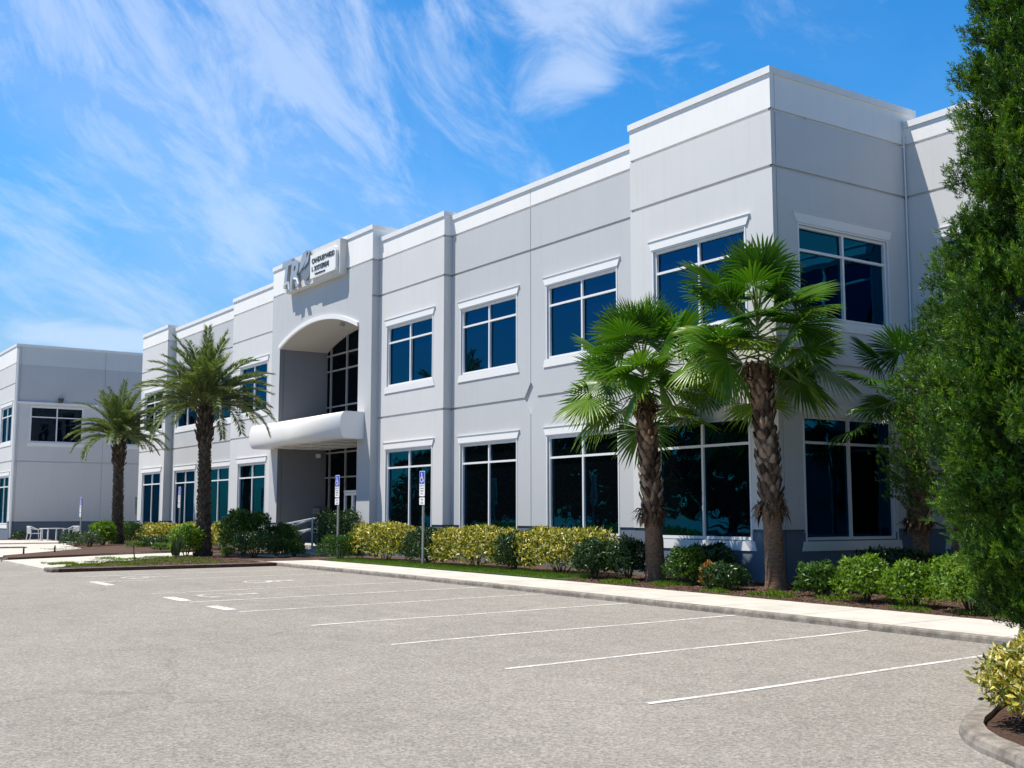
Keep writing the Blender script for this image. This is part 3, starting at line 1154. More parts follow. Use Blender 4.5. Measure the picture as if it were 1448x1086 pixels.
def fan_blade(org, axis, up, R, n=38, span=2.25, tint=.4, droop=.25, cup=.22):
    """a costapalmate blade of free-tipped segments"""
    axis, up = unit(axis), np.asarray(up, float)
    side = unit(np.cross(axis, up))
    nrm = np.cross(side, axis)
    ph = np.linspace(-span, span, n) + rng.normal(0, .012, n)
    dph = 2 * span / n
    rad = R * (0.80 + .20 * np.cos(ph * .62)) * rng.uniform(.94, 1.05, n)
    d = axis[None] * np.cos(ph)[:, None] + side[None] * np.sin(ph)[:, None]
    d = unit(d - nrm[None] * cup * (np.abs(np.sin(ph))[:, None] - .3) + nrm[None] * .05)
    tang = unit(np.cross(nrm[None], d))
    upn = np.cross(d, tang)
    ts = np.array([.04, .34, .62, .84])
    ws = np.array([1.0, 1.0, .86, .45])
    rows = []
    dr = rng.uniform(.4, 1.6, n) * droop
    for t, w in zip(ts, ws):
        hw = (rad * min(t, .62) * math.tan(dph / 2) * w * 1.04)[:, None]
        c = org + d * (rad * t)[:, None] + np.array([0, 0, -1.0]) * (dr * R * max(0, t - .45) ** 2 * 2.2)[:, None]
        rows += [c - tang * hw, c + upn * hw * .75, c + tang * hw]
    tip = org + d * rad[:, None] + np.array([0, 0, -1.0]) * (dr * R * .55 ** 2 * 2.2)[:, None]
    V = np.stack(rows + [tip], 1)
    k = V.shape[1]
    T = []
    for q in range(3):
        a = q * 3
        for e in (0, 1):
            T += [[a + e, a + e + 1, a + e + 4], [a + e, a + e + 4, a + e + 3]]
    T += [[9, 10, 12], [10, 11, 12]]
    T = np.array(T)
    T = (np.arange(n)[:, None, None] * k + T[None]).reshape(-1, 3)
    tn = np.clip(tint + rng.normal(0, .06, n), 0, 1)[:, None] + np.array([0] * 9 + [.06] * 3 + [.22])[None]
    return V.reshape(-1, 3), T, np.clip(tn, 0, 1).reshape(-1)


def fan_palm(base, top, r0, r1, R, n_fr, label, crown_h=.6, pet=.80, skirt=.42, smooth_to=.36, low=-.75, seed=1, sx=1.0, wild=0):
    global rng
    rng = np.random.default_rng(seed)
    random.seed(seed)
    t = thing('fan_palm', label, 'palm tree', tuple(base), 0, 'fan palms by the corner')
    H = Vector(top) - Vector(base)
    path = trunk_path((0, 0, -.1), H, 14, .04)

    def rad(q):
        flare = .35 * math.exp(-q * 18) + 1
        return (r0 + (r1 - r0) * q) * flare * (1.0 if q < smooth_to else 1.05)
    m = MB()
    m.tube([path[0].lerp(path[-1], q / 30) + Vector((.04 * math.sin(PI * q / 30), 0, 0)) for q in range(31)], [rad(q / 30) + .006 * math.sin(q * 2.1) for q in range(31)], 16)
    tr = m.build('trunk', TRUNKF, t, smooth=True)
    v, tt, c = boots(path, smooth_to, 17, 9, .115, .19, .065, rad)
    link('leaf_bases', tri_mesh('leaf_bases', v, tt, BOOTL, c), tr)
    # ragged skirt where the trunk has been cleaned, and one under the crown
    for zone in (0, 1):
      P, D = [], []
      for q in range(120):
        a = random.uniform(0, 2 * PI)
        f = [smooth_to + random.uniform(-.01, .05), random.uniform(.93, 1.0)][zone]
        i = min(13, int(f * 14))
        p = path[i].lerp(path[i + 1], f * 14 - i)
        P.append(p + Vector((math.cos(a), math.sin(a), 0)) * (rad(f) + .01))
        D.append((math.cos(a) * random.uniform(.2, 1.0), math.sin(a) * random.uniform(.2, 1.0), random.uniform(-1.2, .1)))
      v, tt, c = leaves(np.array([tuple(p) for p in P]), np.array(D), np.tile([[.1, .2, 1]], (120, 1)), rng.uniform(.10, .30, 120), rng.uniform(.03, .07, 120), rng.random(120), .3)
      link('dead_fibre', tri_mesh('dead_fibre', v, tt, DEAD, c), tr)
    parts, pm = [], MB()
    ctr = np.array(tuple(H)) + [0, 0, .05]
    for q in range(n_fr):
        f = (q + .5) / n_fr
        el = math.radians(86) * (1 - f ** .85) + low * f ** .85 + random.uniform(-.15, .15) - (.7 if q % 8 == 7 and f > .5 else 0)
        a = q * 2.39996 + random.uniform(-.25, .25)
        if math.cos(a) * .8 - math.sin(a) * .58 > .25:      # the side over the footway is kept pruned
            el = max(el, .12 + random.uniform(0, .25))
        dr = np.array([math.cos(a) * math.cos(el) * sx, math.sin(a) * math.cos(el), math.sin(el)])
        pl = pet * random.uniform(.75, 1.2) * (1.0 + .25 * math.cos(el))
        p0 = ctr + [0, 0, crown_h * (1 - f) * .75]
        sag = np.array([0, 0, -.16 - .12 * f])
        p1 = p0 + dr * pl * .55
        p2 = p0 + dr * pl + sag * pl
        pm.tube([tuple(p0), tuple(p1 + sag * pl * .2), tuple(p2)], [.02, .014, .009], 5)
        e2 = el - rng.uniform(.1, .75) * (.4 + .6 * math.cos(el))
        hz = np.array([math.cos(a), math.sin(a), 0])
        ax = hz * math.cos(e2) + np.array([0, 0, math.sin(e2)]) + rng.normal(0, .12, 3)
        upv = -hz * math.sin(e2) + np.array([0, 0, math.cos(e2)]) + .4 * rng.normal(size=3)
        tint = np.clip(.26 + .24 * f + random.uniform(-.14, .16) + (.15 if random.random() < .15 else 0), 0, 1)
        parts.append(fan_blade(p2, ax, upv, R * random.uniform(.85, 1.1) * (.85 if f < .1 else 1), 36, 2.15 if f > .1 else 1.5, tint, .03 + .16 * f + .14 * random.random() ** 2))
    V, T, C = join(parts)
    cr = link('crown', tri_mesh('crown', V, T, L_FAN, C), t)
    pm.build('leaf_stalks', PETIOLE, cr)
    return t


fan_palm((-16.69, 14.77, float(gz(-16.69, 14.77))), (-16.80, 14.60, 3.50), .18, .145, .80, 36, 'shorter fan palm with shaggy trunk beside the corner hedge balls', seed=11, low=-.42, crown_h=.85)
fan_palm((-13.98, 15.11, float(gz(-13.98, 15.11))), (-14.10, 14.93, 3.85), .165, .155, .84, 38, 'taller fan palm with bare lower trunk at the building corner', crown_h=1.15, seed=23, low=-.38)
fan_palm((-13.35, 18.2, float(gz(-13.35, 18.2))), (-13.3, 18.1, 3.15), .17, .14, .72, 16, 'half hidden shaded fan palm in front of the corner side window', seed=5, low=-.5)


def date_palm(base, top, r, L, n_fr, label, seed, leafn=70):
    global rng
    rng = np.random.default_rng(seed)
    random.seed(seed)
    t = thing('date_palm', label, 'palm tree', tuple(base), 0, 'date palms in the kerbed islands')
    H = Vector(top) - Vector(base)
    path = trunk_path((0, 0, -.1), H, 16, .05)

    def rad(q):
        return r * (1.25 - .35 * q + .45 * math.exp(-q * 12) + (.28 * math.exp(-((q - .86) / .10) ** 2)))
    m = MB()
    m.tube(path, [rad(q / 16) for q in range(17)], 14)
    tr = m.build('trunk', TRUNKD, t, smooth=True)
    v, tt, c = boots(path, .02, 44, 9, .065, .10, .035, rad, .3, 1.15)
    v2, t2, c2 = boots(path[10:], .35, 8, 9, .07, .17, .09, lambda q: rad(.62 + .38 * q), .4, 1.2)
    V, T, C = join([(v, tt, c), (v2, t2, c2)])
    link('leaf_bases', tri_mesh('leaf_bases', V, T, BOOTD, C), tr)
    parts, rm = [], MB()
    ctr = np.array(tuple(H))
    for q in range(n_fr):
        f = (q + .5) / n_fr
        el = math.radians(88) * (1 - f ** .9) + math.radians(2) * f ** .9 + random.uniform(-.1, .1)
        a = q * 2.39996 + random.uniform(-.3, .3)
        h = np.array([math.cos(a), math.sin(a), 0])
        sd = np.array([-math.sin(a), math.cos(a), 0])
        n = 14
        bend = random.uniform(.55, .95) * (.6 + .6 * math.cos(el)) + .15 * f
        LL = L * random.uniform(.85, 1.08)
        p = ctr + np.array([0, 0, .12 * (1 - f)]) + h * .05
        pts, tg = [p], []
        for i in range(n):
            e = el - bend * (i / n) ** 1.5 * 1.3
            d = h * math.cos(e) + np.array([0, 0, math.sin(e)])
            tg.append(d)
            p = p + d * LL / n
            pts.append(p)
        tg.append(tg[-1])
        pts, tg = np.array(pts), np.array(tg)
        rm.tube([tuple(x) for x in pts], list(np.linspace(.022, .005, n + 1)), 5)
        s = np.linspace(.14, .99, leafn)
        ii = np.minimum((s * n).astype(int), n - 1)
        fr = (s * n - ii)[:, None]
        bp = pts[ii] * (1 - fr) + pts[ii + 1] * fr
        tv = tg[ii]
        nv = np.cross(sd[None], tv)
        nv = nv * np.sign(nv[:, 2:3] + 1e-6)
        ln = LL * .205 * np.minimum(1, (s - .10) / .18) * np.sqrt(np.maximum(.12, 1.03 - s)) * 1.35
        for sg in (-1, 1):
            D = tv * .80 + sd[None] * sg * rng.uniform(.5, .85, (leafn, 1)) + nv * rng.uniform(.05, .42, (leafn, 1)) + rng.normal(0, .06, (leafn, 3))
            parts.append(leaves(bp, D, nv + rng.normal(0, .3, (leafn, 3)), ln * rng.uniform(.85, 1.1, leafn), .034, np.clip(.45 + rng.normal(0, .18, leafn), 0, 1), .12, .3, .4))
    V, T, C = join(parts)
    cr = link('crown', tri_mesh('crown', V, T, L_DAT, C), t)
    rm.build('leaf_stalks', plain('date_stalk', (.17, .18, .07), .5, 0, .2), cr)
    return t


date_palm((-33.69, 11.98, -.02), (-33.73, 11.92, 4.45), .17, 2.2, 58, 'taller date palm with dark rough trunk on the kerbed island before the entrance', 31)
date_palm((-48.17, 13.51, -.02), (-48.21, 13.45, 4.33), .185, 2.1, 54, 'smaller date palm before the distant block wall', 47)


def shrub(name, label, cat, x, y, rx, ry, h, mat, n, ll, lw, p=3.0, seed=0, group=None, z0=.04, lump=.16, tint=(.5, .22), up=.35, toplight=0.0, rotz=0.0, loose=.0):
    global rng
    rng = np.random.default_rng(seed + 100)
    t = thing(name, label, cat, (x, y, float(gz(x, y))), rotz, group)
    d = rdir(n)
    d[:, 2] = np.where(d[:, 2] < -.55, -d[:, 2], d[:, 2])
    k = (np.abs(d) ** p).sum(1) ** (-1 / p)
    ph = rng.uniform(0, 6, 9)
    lum = 1 + lump * (np.sin(d[:, 0] * 5 + ph[0]) * np.sin(d[:, 1] * 5 + ph[1] + d[:, 2] * 3) + .6 * np.sin(d[:, 2] * 8 + d[:, 0] * 9 + ph[2]) * np.sin(d[:, 1] * 10 + ph[3]))
    q = rng.random(n)
    s = np.where(q < .72, rng.uniform(.86, 1.05, n), rng.uniform(.35, .9, n)) * lum + loose * rng.random(n) ** 6
    P = d * (k * s)[:, None] * np.array([rx, ry, h / 2]) + np.array([0, 0, h / 2])
    P[:, 2] = np.maximum(P[:, 2], z0 + .05 * rng.random(n))
    g = np.sign(d) * np.abs(d) ** (p - 1)
    N = unit(g + rng.normal(0, .35, (n, 3)))
    D = N * .45 + rdir(n) * .75 + np.array([0, 0, up])
    tn = np.clip(tint[0] + rng.normal(0, tint[1], n), 0, 1)
    v, tt, c = leaves(P, D, N, ll * rng.uniform(.65, 1.25, n), lw * rng.uniform(.7, 1.2, n), tn, .18, .18, .5)
    link('foliage', tri_mesh('foliage', v, tt, mat, c), t)
    m = MB()
    for i in range(9):
        a = rng.uniform(0, 6.28)
        e = Vector((math.cos(a) * rx * .6, math.sin(a) * ry * .6, h * rng.uniform(.55, .85)))
        m.tube([(e.x * .1, e.y * .1, -.05), (e.x * .45, e.y * .45, h * .25), tuple(e)], [.018, .012, .005], 5)
    m.build('stems', TWIG, t)
    return t


HY = 'yellow variegated hedge clumps'
HG = 'clipped green shrubs'
hedges = [
    # name, label, x, y, rx, ry, h, mat, n, leaf length, width, exponent
    ('hedge', 'yellow variegated hedge clump nearest the entrance, behind two parking signs', -27.35, 14.68, 1.4, .60, .92, L_YEL, 6600, .11, .042, 3.6, HY),
    ('shrub', 'dark green clipped shrub right behind the tall blue parking sign', -24.85, 14.62, .72, .55, .84, L_GRN, 4200, .085, .038, 3.0, HG),
    ('hedge', 'middle yellow variegated hedge clump between two dark green shrubs', -22.75, 14.62, 1.48, .60, .88, L_YEL, 6600, .11, .042, 3.4, HY),
    ('shrub', 'narrow dark green shrub between two yellow hedge clumps', -20.95, 14.42, .36, .36, .78, L_GRN, 2200, .085, .036, 2.6, HG),
    ('hedge', 'small pale yellow clump against the wall behind the narrow green shrub', -23.3, 15.95, .40, .25, .82, L_YEL, 1600, .11, .045, 3, HY),
    ('hedge', 'longest yellow variegated hedge clump under the second ground floor window', -19.75, 14.82, 1.48, .62, .89, L_YEL, 7200, .11, .042, 3.4, HY),
    ('shrub', 'round dark green shrub touching the right end of the yellow hedge', -17.98, 14.30, .40, .38, .72, L_GRN, 2800, .085, .036, 2.5, HG),
    ('shrub', 'round dark green shrub beside the shorter fan palm trunk', -17.25, 14.55, .35, .36, .76, L_GRN, 2600, .085, .036, 2.5, HG),
    ('shrub', 'bright green shrub just right of the shorter fan palm trunk', -15.56, 14.50, .34, .33, .64, L_MID, 2200, .080, .035, 2.3, HG),
    ('shrub', 'dark glossy shrub under the corner window sill between the palms', -16.05, 15.60, .48, .35, .64, L_GRN, 2200, .10, .045, 2.4, HG),
    ('shrub', 'loose green shrub at the shaded tower side wall', -12.45, 14.45, .35, .35, .50, L_MID, 1500, .085, .04, 2.1, HG),
    ('shrub', 'bright lime shrub left of its twin by the footway edge', -11.35, 14.15, .40, .38, .64, L_LIM, 2200, .085, .038, 2.2, HG),
    ('shrub', 'second bright lime shrub before the shaded back palm', -10.45, 14.05, .36, .36, .60, L_LIM, 2000, .085, .038, 2.2, HG),
    ('shrub', 'large yellow green shrub beside the tall conifer', -9.45, 13.98, .50, .45, .76, L_LIM, 3400, .085, .038, 2.3, HG),
    ('shrub', 'dark shaded shrub under the tower side window', -12.95, 17.0, .95, .5, .62, L_GRN, 3000, .09, .04, 2.4, HG),
]
for i, (nm, lb, x, y, rx, ry, h, mt, n, ll, lw, p, g) in enumerate(hedges):
    yel = mt is L_YEL
    shrub(nm, lb, 'hedge' if nm == 'hedge' else 'shrub', x, y, rx, ry, h, mt, n, ll, lw, p, i, g, tint=(.42, .27) if yel else (.45, .22), toplight=.12 if yel else .15, lump=.09 if yel else .13 if p > 2.8 else .18)
shrub('croton', 'low croton with orange leaves in front of the taller fan palm', 'shrub', -14.35, 14.25, .40, .34, .40, L_GRN, 1500, .085, .036, 2.3, 60, HG)
c_ = shrub('croton', 'small red and orange croton sprig behind the low shrub by the taller fan palm', 'shrub', -14.75, 14.30, .18, .16, .42, L_CRO, 260, .09, .04, 2.2, 61, HG, tint=(.75, .2))
# the yellow shrub beside the viewer
shrub('hedge', 'large leaved yellow shrub in the kerbed island nearest the viewer', 'hedge', -4.45, 7.92, .58, .60, .60, L_YEL, 10500, .072, .027, 2.8, 77, HY, tint=(.52, .30), lump=.12)
left = [
    ('hedge', 'boxy dark hedge behind the pole of the entrance parking sign', -28.75, 14.05, .62, .45, .62, L_MID, 4200, .06, .03, 4.2, (.30, .18)),
    ('hedge', 'tall dark hedge screening the entrance doors', -31.9, 15.45, .95, .42, 1.25, L_GRN, 6500, .08, .035, 4.2, (.5, .22)),
    ('hedge', 'mid green hedge below the ramp handrail', -33.5, 14.45, .62, .36, .86, L_MID, 4500, .075, .035, 3.6, (.45, .2)),
    ('shrub', 'small green bush at the left of the two front of the ramp', -32.35, 13.75, .30, .28, .46, L_MID, 1400, .07, .032, 2.6, (.5, .2)),
    ('shrub', 'small green bush beside the entrance steps', -31.55, 13.95, .32, .28, .46, L_MID, 1500, .07, .032, 2.8, (.5, .2)),
    ('hedge', 'dark rounded clipped hedge on the island kerb before the big shrub', -31.5, 12.70, .58, .52, .66, L_GRN, 5200, .055, .028, 4.6, (.55, .2)),
    ('shrub', 'big green bush with large leaves behind the dark clipped hedge', -34.2, 13.45, .92, .62, 1.24, L_MID, 4600, .12, .055, 2.8, (.45, .26)),
    ('shrub', 'tiny yellow green clump between palm trunk and clipped hedge', -32.55, 12.30, .18, .18, .26, L_LIM, 500, .06, .03, 2.2, (.5, .2)),
    ('shrub', 'yellow green bush immediately left of the taller date palm', -33.65, 11.45, .52, .46, .86, L_LIM, 2600, .09, .04, 2.3, (.42, .25)),
    ('hedge', 'yellow hedge under the leftmost ground floor windows', -45.4, 14.3, 1.3, .5, .80, L_YEL, 4200, .12, .05, 3.2, (.45, .25)),
    ('hedge', 'yellow hedge behind the taller date palm', -41.5, 14.3, 1.5, .5, .82, L_YEL, 4600, .12, .05, 3.2, (.45, .25)),
    ('hedge', 'green boxy hedge right of the smaller date palm', -47.9, 14.6, .7, .5, .76, L_MID, 2600, .08, .04, 3.6, (.55, .2)),
    ('shrub', 'low flat green cushion nearest the smaller date palm', -43.0, 12.75, .36, .33, .22, L_MID, 900, .06, .03, 2.4, (.7, .2)),
    ('shrub', 'low flat green cushion near the concrete walk', -39.0, 12.45, .33, .30, .24, L_MID, 900, .06, .03, 2.4, (.7, .2)),
    ('hedge', 'dark green border hedge behind the low cushions', -42.3, 13.3, 1.6, .35, .34, L_GRN, 3600, .08, .04, 3.2, (.55, .25)),
    ('shrub', 'bright broad leaved bush just left of the smaller date palm', -46.3, 12.45, .50, .45, .86, L_LIM, 1700, .16, .06, 2.2, (.45, .25)),
    ('shrub', 'greyish twiggy bush on the mulch mound', -44.3, 11.45, .40, .38, .55, L_BLU, 1300, .08, .03, 2.2, (.55, .25)),
    ('hedge', 'dark box hedge at the end of the mulch island', -46.6, 11.55, .72, .55, .50, L_GRN, 2600, .07, .035, 3.8, (.55, .22)),
    ('hedge', 'green hedge just behind the smaller date palm trunk', -49.4, 14.3, .75, .5, .82, L_MID, 2600, .08, .04, 3.6, (.6, .2)),
    ('hedge', 'yellow hedge end peeping out right of the taller date palm', -38.6, 14.35, .8, .45, .84, L_YEL, 2600, .12, .05, 3.2, (.45, .25)),
    ('shrub', 'dark low bush under the yellow hedge beyond the walk', -40.2, 13.2, .5, .35, .46, L_GRN, 1500, .08, .04, 2.8, (.5, .22)),
    ('shrub', 'small round bush at the distant block corner', -57.9, 11.75, .34, .30, .42, L_GRN, 900, .07, .04, 2.2, (.5, .2)),
]
for i, (nm, lb, x, y, rx, ry, h, mt, n, ll, lw, p, tn) in enumerate(left):
    yel = mt is L_YEL
    shrub(nm, lb, nm, x, y, rx, ry, h, mt, n, ll, lw, p, 200 + i, HY if yel else HG, tint=tn, toplight=.2 if p > 3 else .1)

# upright spiky plant by the taller date palm
rng = np.random.default_rng(4)
t = thing('spiky_plant', 'grey green spiky upright plant at the edge of the concrete walk', 'plant', (-33.1, 10.95, -.02))
n = 46
a = rng.uniform(0, 6.28, n)
D = np.stack([np.cos(a) * .38, np.sin(a) * .38, np.ones(n)], 1) + rng.normal(0, .12, (n, 3))
v, tt, c = leaves(rng.normal(0, .07, (n, 3)) * [1, 1, 0], D, np.stack([np.cos(a), np.sin(a), 0 * a], 1), rng.uniform(.35, .75, n), .05, rng.random(n), .1, .3, .5)
link('foliage', tri_mesh('foliage', v, tt, L_BLU, c), t)


def clump_tree(name, label, base, H, rmax, prof, n_br, mat, spr, nl, ll, lw, seed, trunk_r, group=None, el=(.1, .9), z_lo=.08, cat='tree', droop=0.0, ntint=.2, clump=.11, lean=(0, 0)):
    """trunk, branches and sprays of small leaves; clumps sit on the branch ends"""
    global rng
    rng = np.random.default_rng(seed)
    t = thing(name, label, cat, base, 0, group)
    m = MB()
    m.tube([(lean[0] * q / 8, lean[1] * q / 8, -.1 + (H * .95) * q / 8) for q in range(9)], [trunk_r * (1 - .85 * q / 8) + .01 for q in range(9)], 10)
    br = MB()
    parts = []
    for i in range(n_br):
        f = z_lo + (1 - z_lo) * ((i + rng.random()) / n_br)
        a = i * 2.39996 + rng.uniform(-.4, .4)
        L = rmax * prof(f) * (rng.uniform(.72, 1.03) + (.16 if rng.random() < .06 else 0))
        e = rng.uniform(*el) + .5 * (f > .9)
        z = H * f
        st = np.array([lean[0] * f, lean[1] * f, z - L * math.tan(min(e, .9)) * .6])
        st[2] = max(st[2], .12)
        en = np.array([lean[0] * f + math.cos(a) * L, lean[1] * f + math.sin(a) * L, z + rng.normal(0, .04)])
        en[2] = max(en[2], .2)
        mid = (st + en) / 2 + [0, 0, -.08 * L]
        br.tube([tuple(st), tuple(mid), tuple(en)], [.014 + .012 * L, .009 + .006 * L, .004], 5)
        ax = unit(en - st)
        ns = int(spr * (.35 + L / max(rmax, .01)))
        s = 1.03 - rng.random(ns) ** 1.7 * .62
        rad = .06 + clump * s * (1 - s * .35) * (L / rmax + .4)
        c = st + (en - st) * s[:, None] + rdir(ns) * rad[:, None] * rng.uniform(.3, 1.5, (ns, 1))
        sd = unit(ax * .55 + rdir(ns) * .6 + [0, 0, .6 - droop])
        tb = np.clip(.42 + ntint * rng.normal() * .5 + rng.normal(0, ntint * .7, ns), 0, 1)
        q = np.repeat(np.arange(ns), nl)
        u = np.tile(np.linspace(0, 1, nl), ns)
        bp = c[q] + sd[q] * (u * ll * 1.3)[:, None]
        rr = rdir(len(q))
        dd = unit(sd[q] * (.65 + .5 * u[:, None]) + (rr - sd[q] * (rr * sd[q]).sum(1, keepdims=True)) * .95)
        parts.append(leaves(bp, dd, rdir(len(q)), ll * rng.uniform(.7, 1.2, len(q)), lw, np.clip(tb[q] + .15 * u + rng.normal(0, .05, len(q)), 0, 1), .1, .15, .45))
    V, T, C = join(parts)
    tr = m.build('trunk', TWIG, t, smooth=True)
    br.build('branches', TWIG, tr)
    link('crown', tri_mesh('crown', V, T, mat, C), t)
    return t


def con_prof(f):
    return float(np.interp(f, [0, .03, .09, .17, .24, .31, .39, .5, .62, .7, .85, 1.0], [.22, .34, .64, .80, 1.0, 1.02, .90, .64, .55, .48, .36, .06]))


clump_tree('conifer_tree', 'tall dense dark green conifer at the right edge of the car park', (-5.68, 9.72, -.2), 8.4, 1.10, con_prof, 360, L_CON, 150, 14, .050, .0092, 91, .11, el=(.35, .95), z_lo=.055, ntint=.34, clump=.105)
clump_tree('small_tree', 'fine leaved small tree between the conifer and the shaded wing wall', (-11.9, 17.2, -.05), 5.0, 1.15, lambda f: float(np.interp(f, [0, .15, .4, .7, 1], [.3, .8, 1, .85, .2])), 150, L_CON, 34, 7, .055, .024, 17, .07, el=(.3, .9), z_lo=.30, ntint=.28)

ground_poly('unseen_lawn', [(-2.2, 6.1), (60, 6.1), (60, 60), (7, 60), (7, 19.9), (-2.2, 19.9)], plain('turf', (.035, .07, .014), .95, 0, .35, 3), .02, .1, cuts=6)  # unseen dark turf, added to cut ground bounce onto the side wall
# unseen oaks: reflected ones across the car park, right ones added to block skylight
rt = None
k = 0
for x, y, sc in ((2.5, 13.5, 1.15), (3.5, 20.5, 1.2), (9.5, 29, 1.5), (11, 14, 1.4), (-44, -15, 1.0), (-50, -19, 1.2), (-56, -14, 1.05), (-63, -18, 1.15), (-70, -15, 1.0), (-78, -20, 1.15), (-36, -20, 1.1), (-28, -22, 1.2), (-88, -26, .8), (-100, -30, .8), (-116, -34, .8)):
    if rt is None:
        rt = clump_tree('oak_tree', 'broad dark oak standing outside the picture, for window reflections and side shade', (x, y, -.2), 8.6, 4.2, lambda f: float(np.interp(f, [0, .2, .45, .75, 1], [.5, .9, 1, .8, .25])), 130, L_GRN, 24, 5, .30, .15, 55, .25, 'oaks around the car park', el=(.2, .7), z_lo=.14)
    else:
        o = copy_tree(rt)
        o.location = (x, y, -.2)
        o.rotation_euler.z = k * 1.3
        o.scale = (sc, sc, sc)
    k += 1

# grass verge blades, mulch chips
rng = np.random.default_rng(12)


def scatter_blades(name, n, fx, ll, lw, mat, lay=0.0, dz=.02):
    P = fx(n)
    z = np.array([float(gz(x, y)) for x, y in P]) + dz
    P = np.column_stack([P, z])
    a = rng.uniform(0, 6.28, n)
    if lay:
        D = np.stack([np.cos(a), np.sin(a), rng.uniform(-.1, .45, n)], 1)
        N = np.tile([[0, 0, 1.0]], (n, 1)) + rng.normal(0, .3, (n, 3))
    else:
        D = np.stack([np.cos(a) * .5, np.sin(a) * .5, rng.uniform(.6, 1.2, n)], 1)
        N = np.stack([np.cos(a + 1.3), np.sin(a + 1.3), 0 * a], 1)
    v, tt, c = leaves(P, D, N, ll * rng.uniform(.6, 1.3, n), lw, rng.random(n), .25, .2, .45)
    return kind(link(name, tri_mesh(name, v, tt, mat, c)), 'stuff')


def rect(*R):
    def f(n):
        out = []
        w = np.array([(b - a) * (d - c) * k for a, b, c, d, k in R])
        for (a, b, c, d, k), q in zip(R, w / w.sum()):
            m_ = int(n * q) + 1
            out.append(np.column_stack([rng.uniform(a, b, m_), rng.uniform(c, d, m_)]))
        return np.concatenate(out)[:n]
    return f


def patchy(f, thr=.5, sc=1.6):
    def g(n):
        out = np.zeros((0, 2))
        while len(out) < n:
            P = f(n * 3)
            w = np.sin(P[:, 0] * sc * 2.1 + 1) * np.sin(P[:, 1] * sc * 2.7 + P[:, 0] * sc) + .5 * np.sin(P[:, 0] * sc * 5.3) * np.sin(P[:, 1] * sc * 6.1)
            out = np.concatenate([out, P[w > thr]])
        return out[:n]
    return g


scatter_blades('grass', 26000, rect((-28.5, -18.2, 13.44, 14.5, 1)), .055, .010, GRASS)
scatter_blades('ground_cover', 5200, patchy(rect((-17.5, -6.6, 13.5, 14.6, 1)), .25), .05, .018, L_LIM)
scatter_blades('island_grass', 5000, patchy(rect((-30.4, -28.15, 6.7, 8.6, 1), (-33, -28.2, 8.6, 11, .5)), .1), .06, .014, L_LIM)
scatter_blades('mulch_chips', 16000, rect((-18, -6.6, 13.48, 15.8, 1), (-4.95, -3.5, 7.5, 9.0, 2), (-33, -28.2, 8.5, 11.8, .5), (-44, -37, 9.5, 12.8, .2)), .06, .020, CHIP, 1.0, .012)

# ------------------------------------------------------------------ street furniture
BLUE = plain('sign_blue', (.02, .06, .50), .4, 0, .05)
SW = plain('sign_white', (.80, .80, .82), .45, 0, .03)
GREYTXT = plain('sign_grey_print', (.16, .17, .20), .5)
BACK = plain('sign_back_aluminium', (.45, .46, .47), .5, .4, .1)


def rrect(m, x0, x1, z0, z1, y, r, mat=0, back=.006):
    P = []
    for cx, cz, a0 in ((x1 - r, z1 - r, 0), (x0 + r, z1 - r, PI / 2), (x0 + r, z0 + r, PI), (x1 - r, z0 + r, 1.5 * PI)):
        for q in range(5):
            w = a0 + PI / 2 * q / 4
            P.append((cx + r * math.cos(w), cz + r * math.sin(w)))
    A = [(x, y, z) for x, z in P][::-1]
    B_ = [(x, y + back, z) for x, z in P][::-1]
    m.poly(A, mat)
    m.poly(B_[::-1], mat)
    for q in range(len(A)):
        r_ = (q + 1) % len(A)
        m.poly([A[r_], A[q], B_[q], B_[r_]], mat)


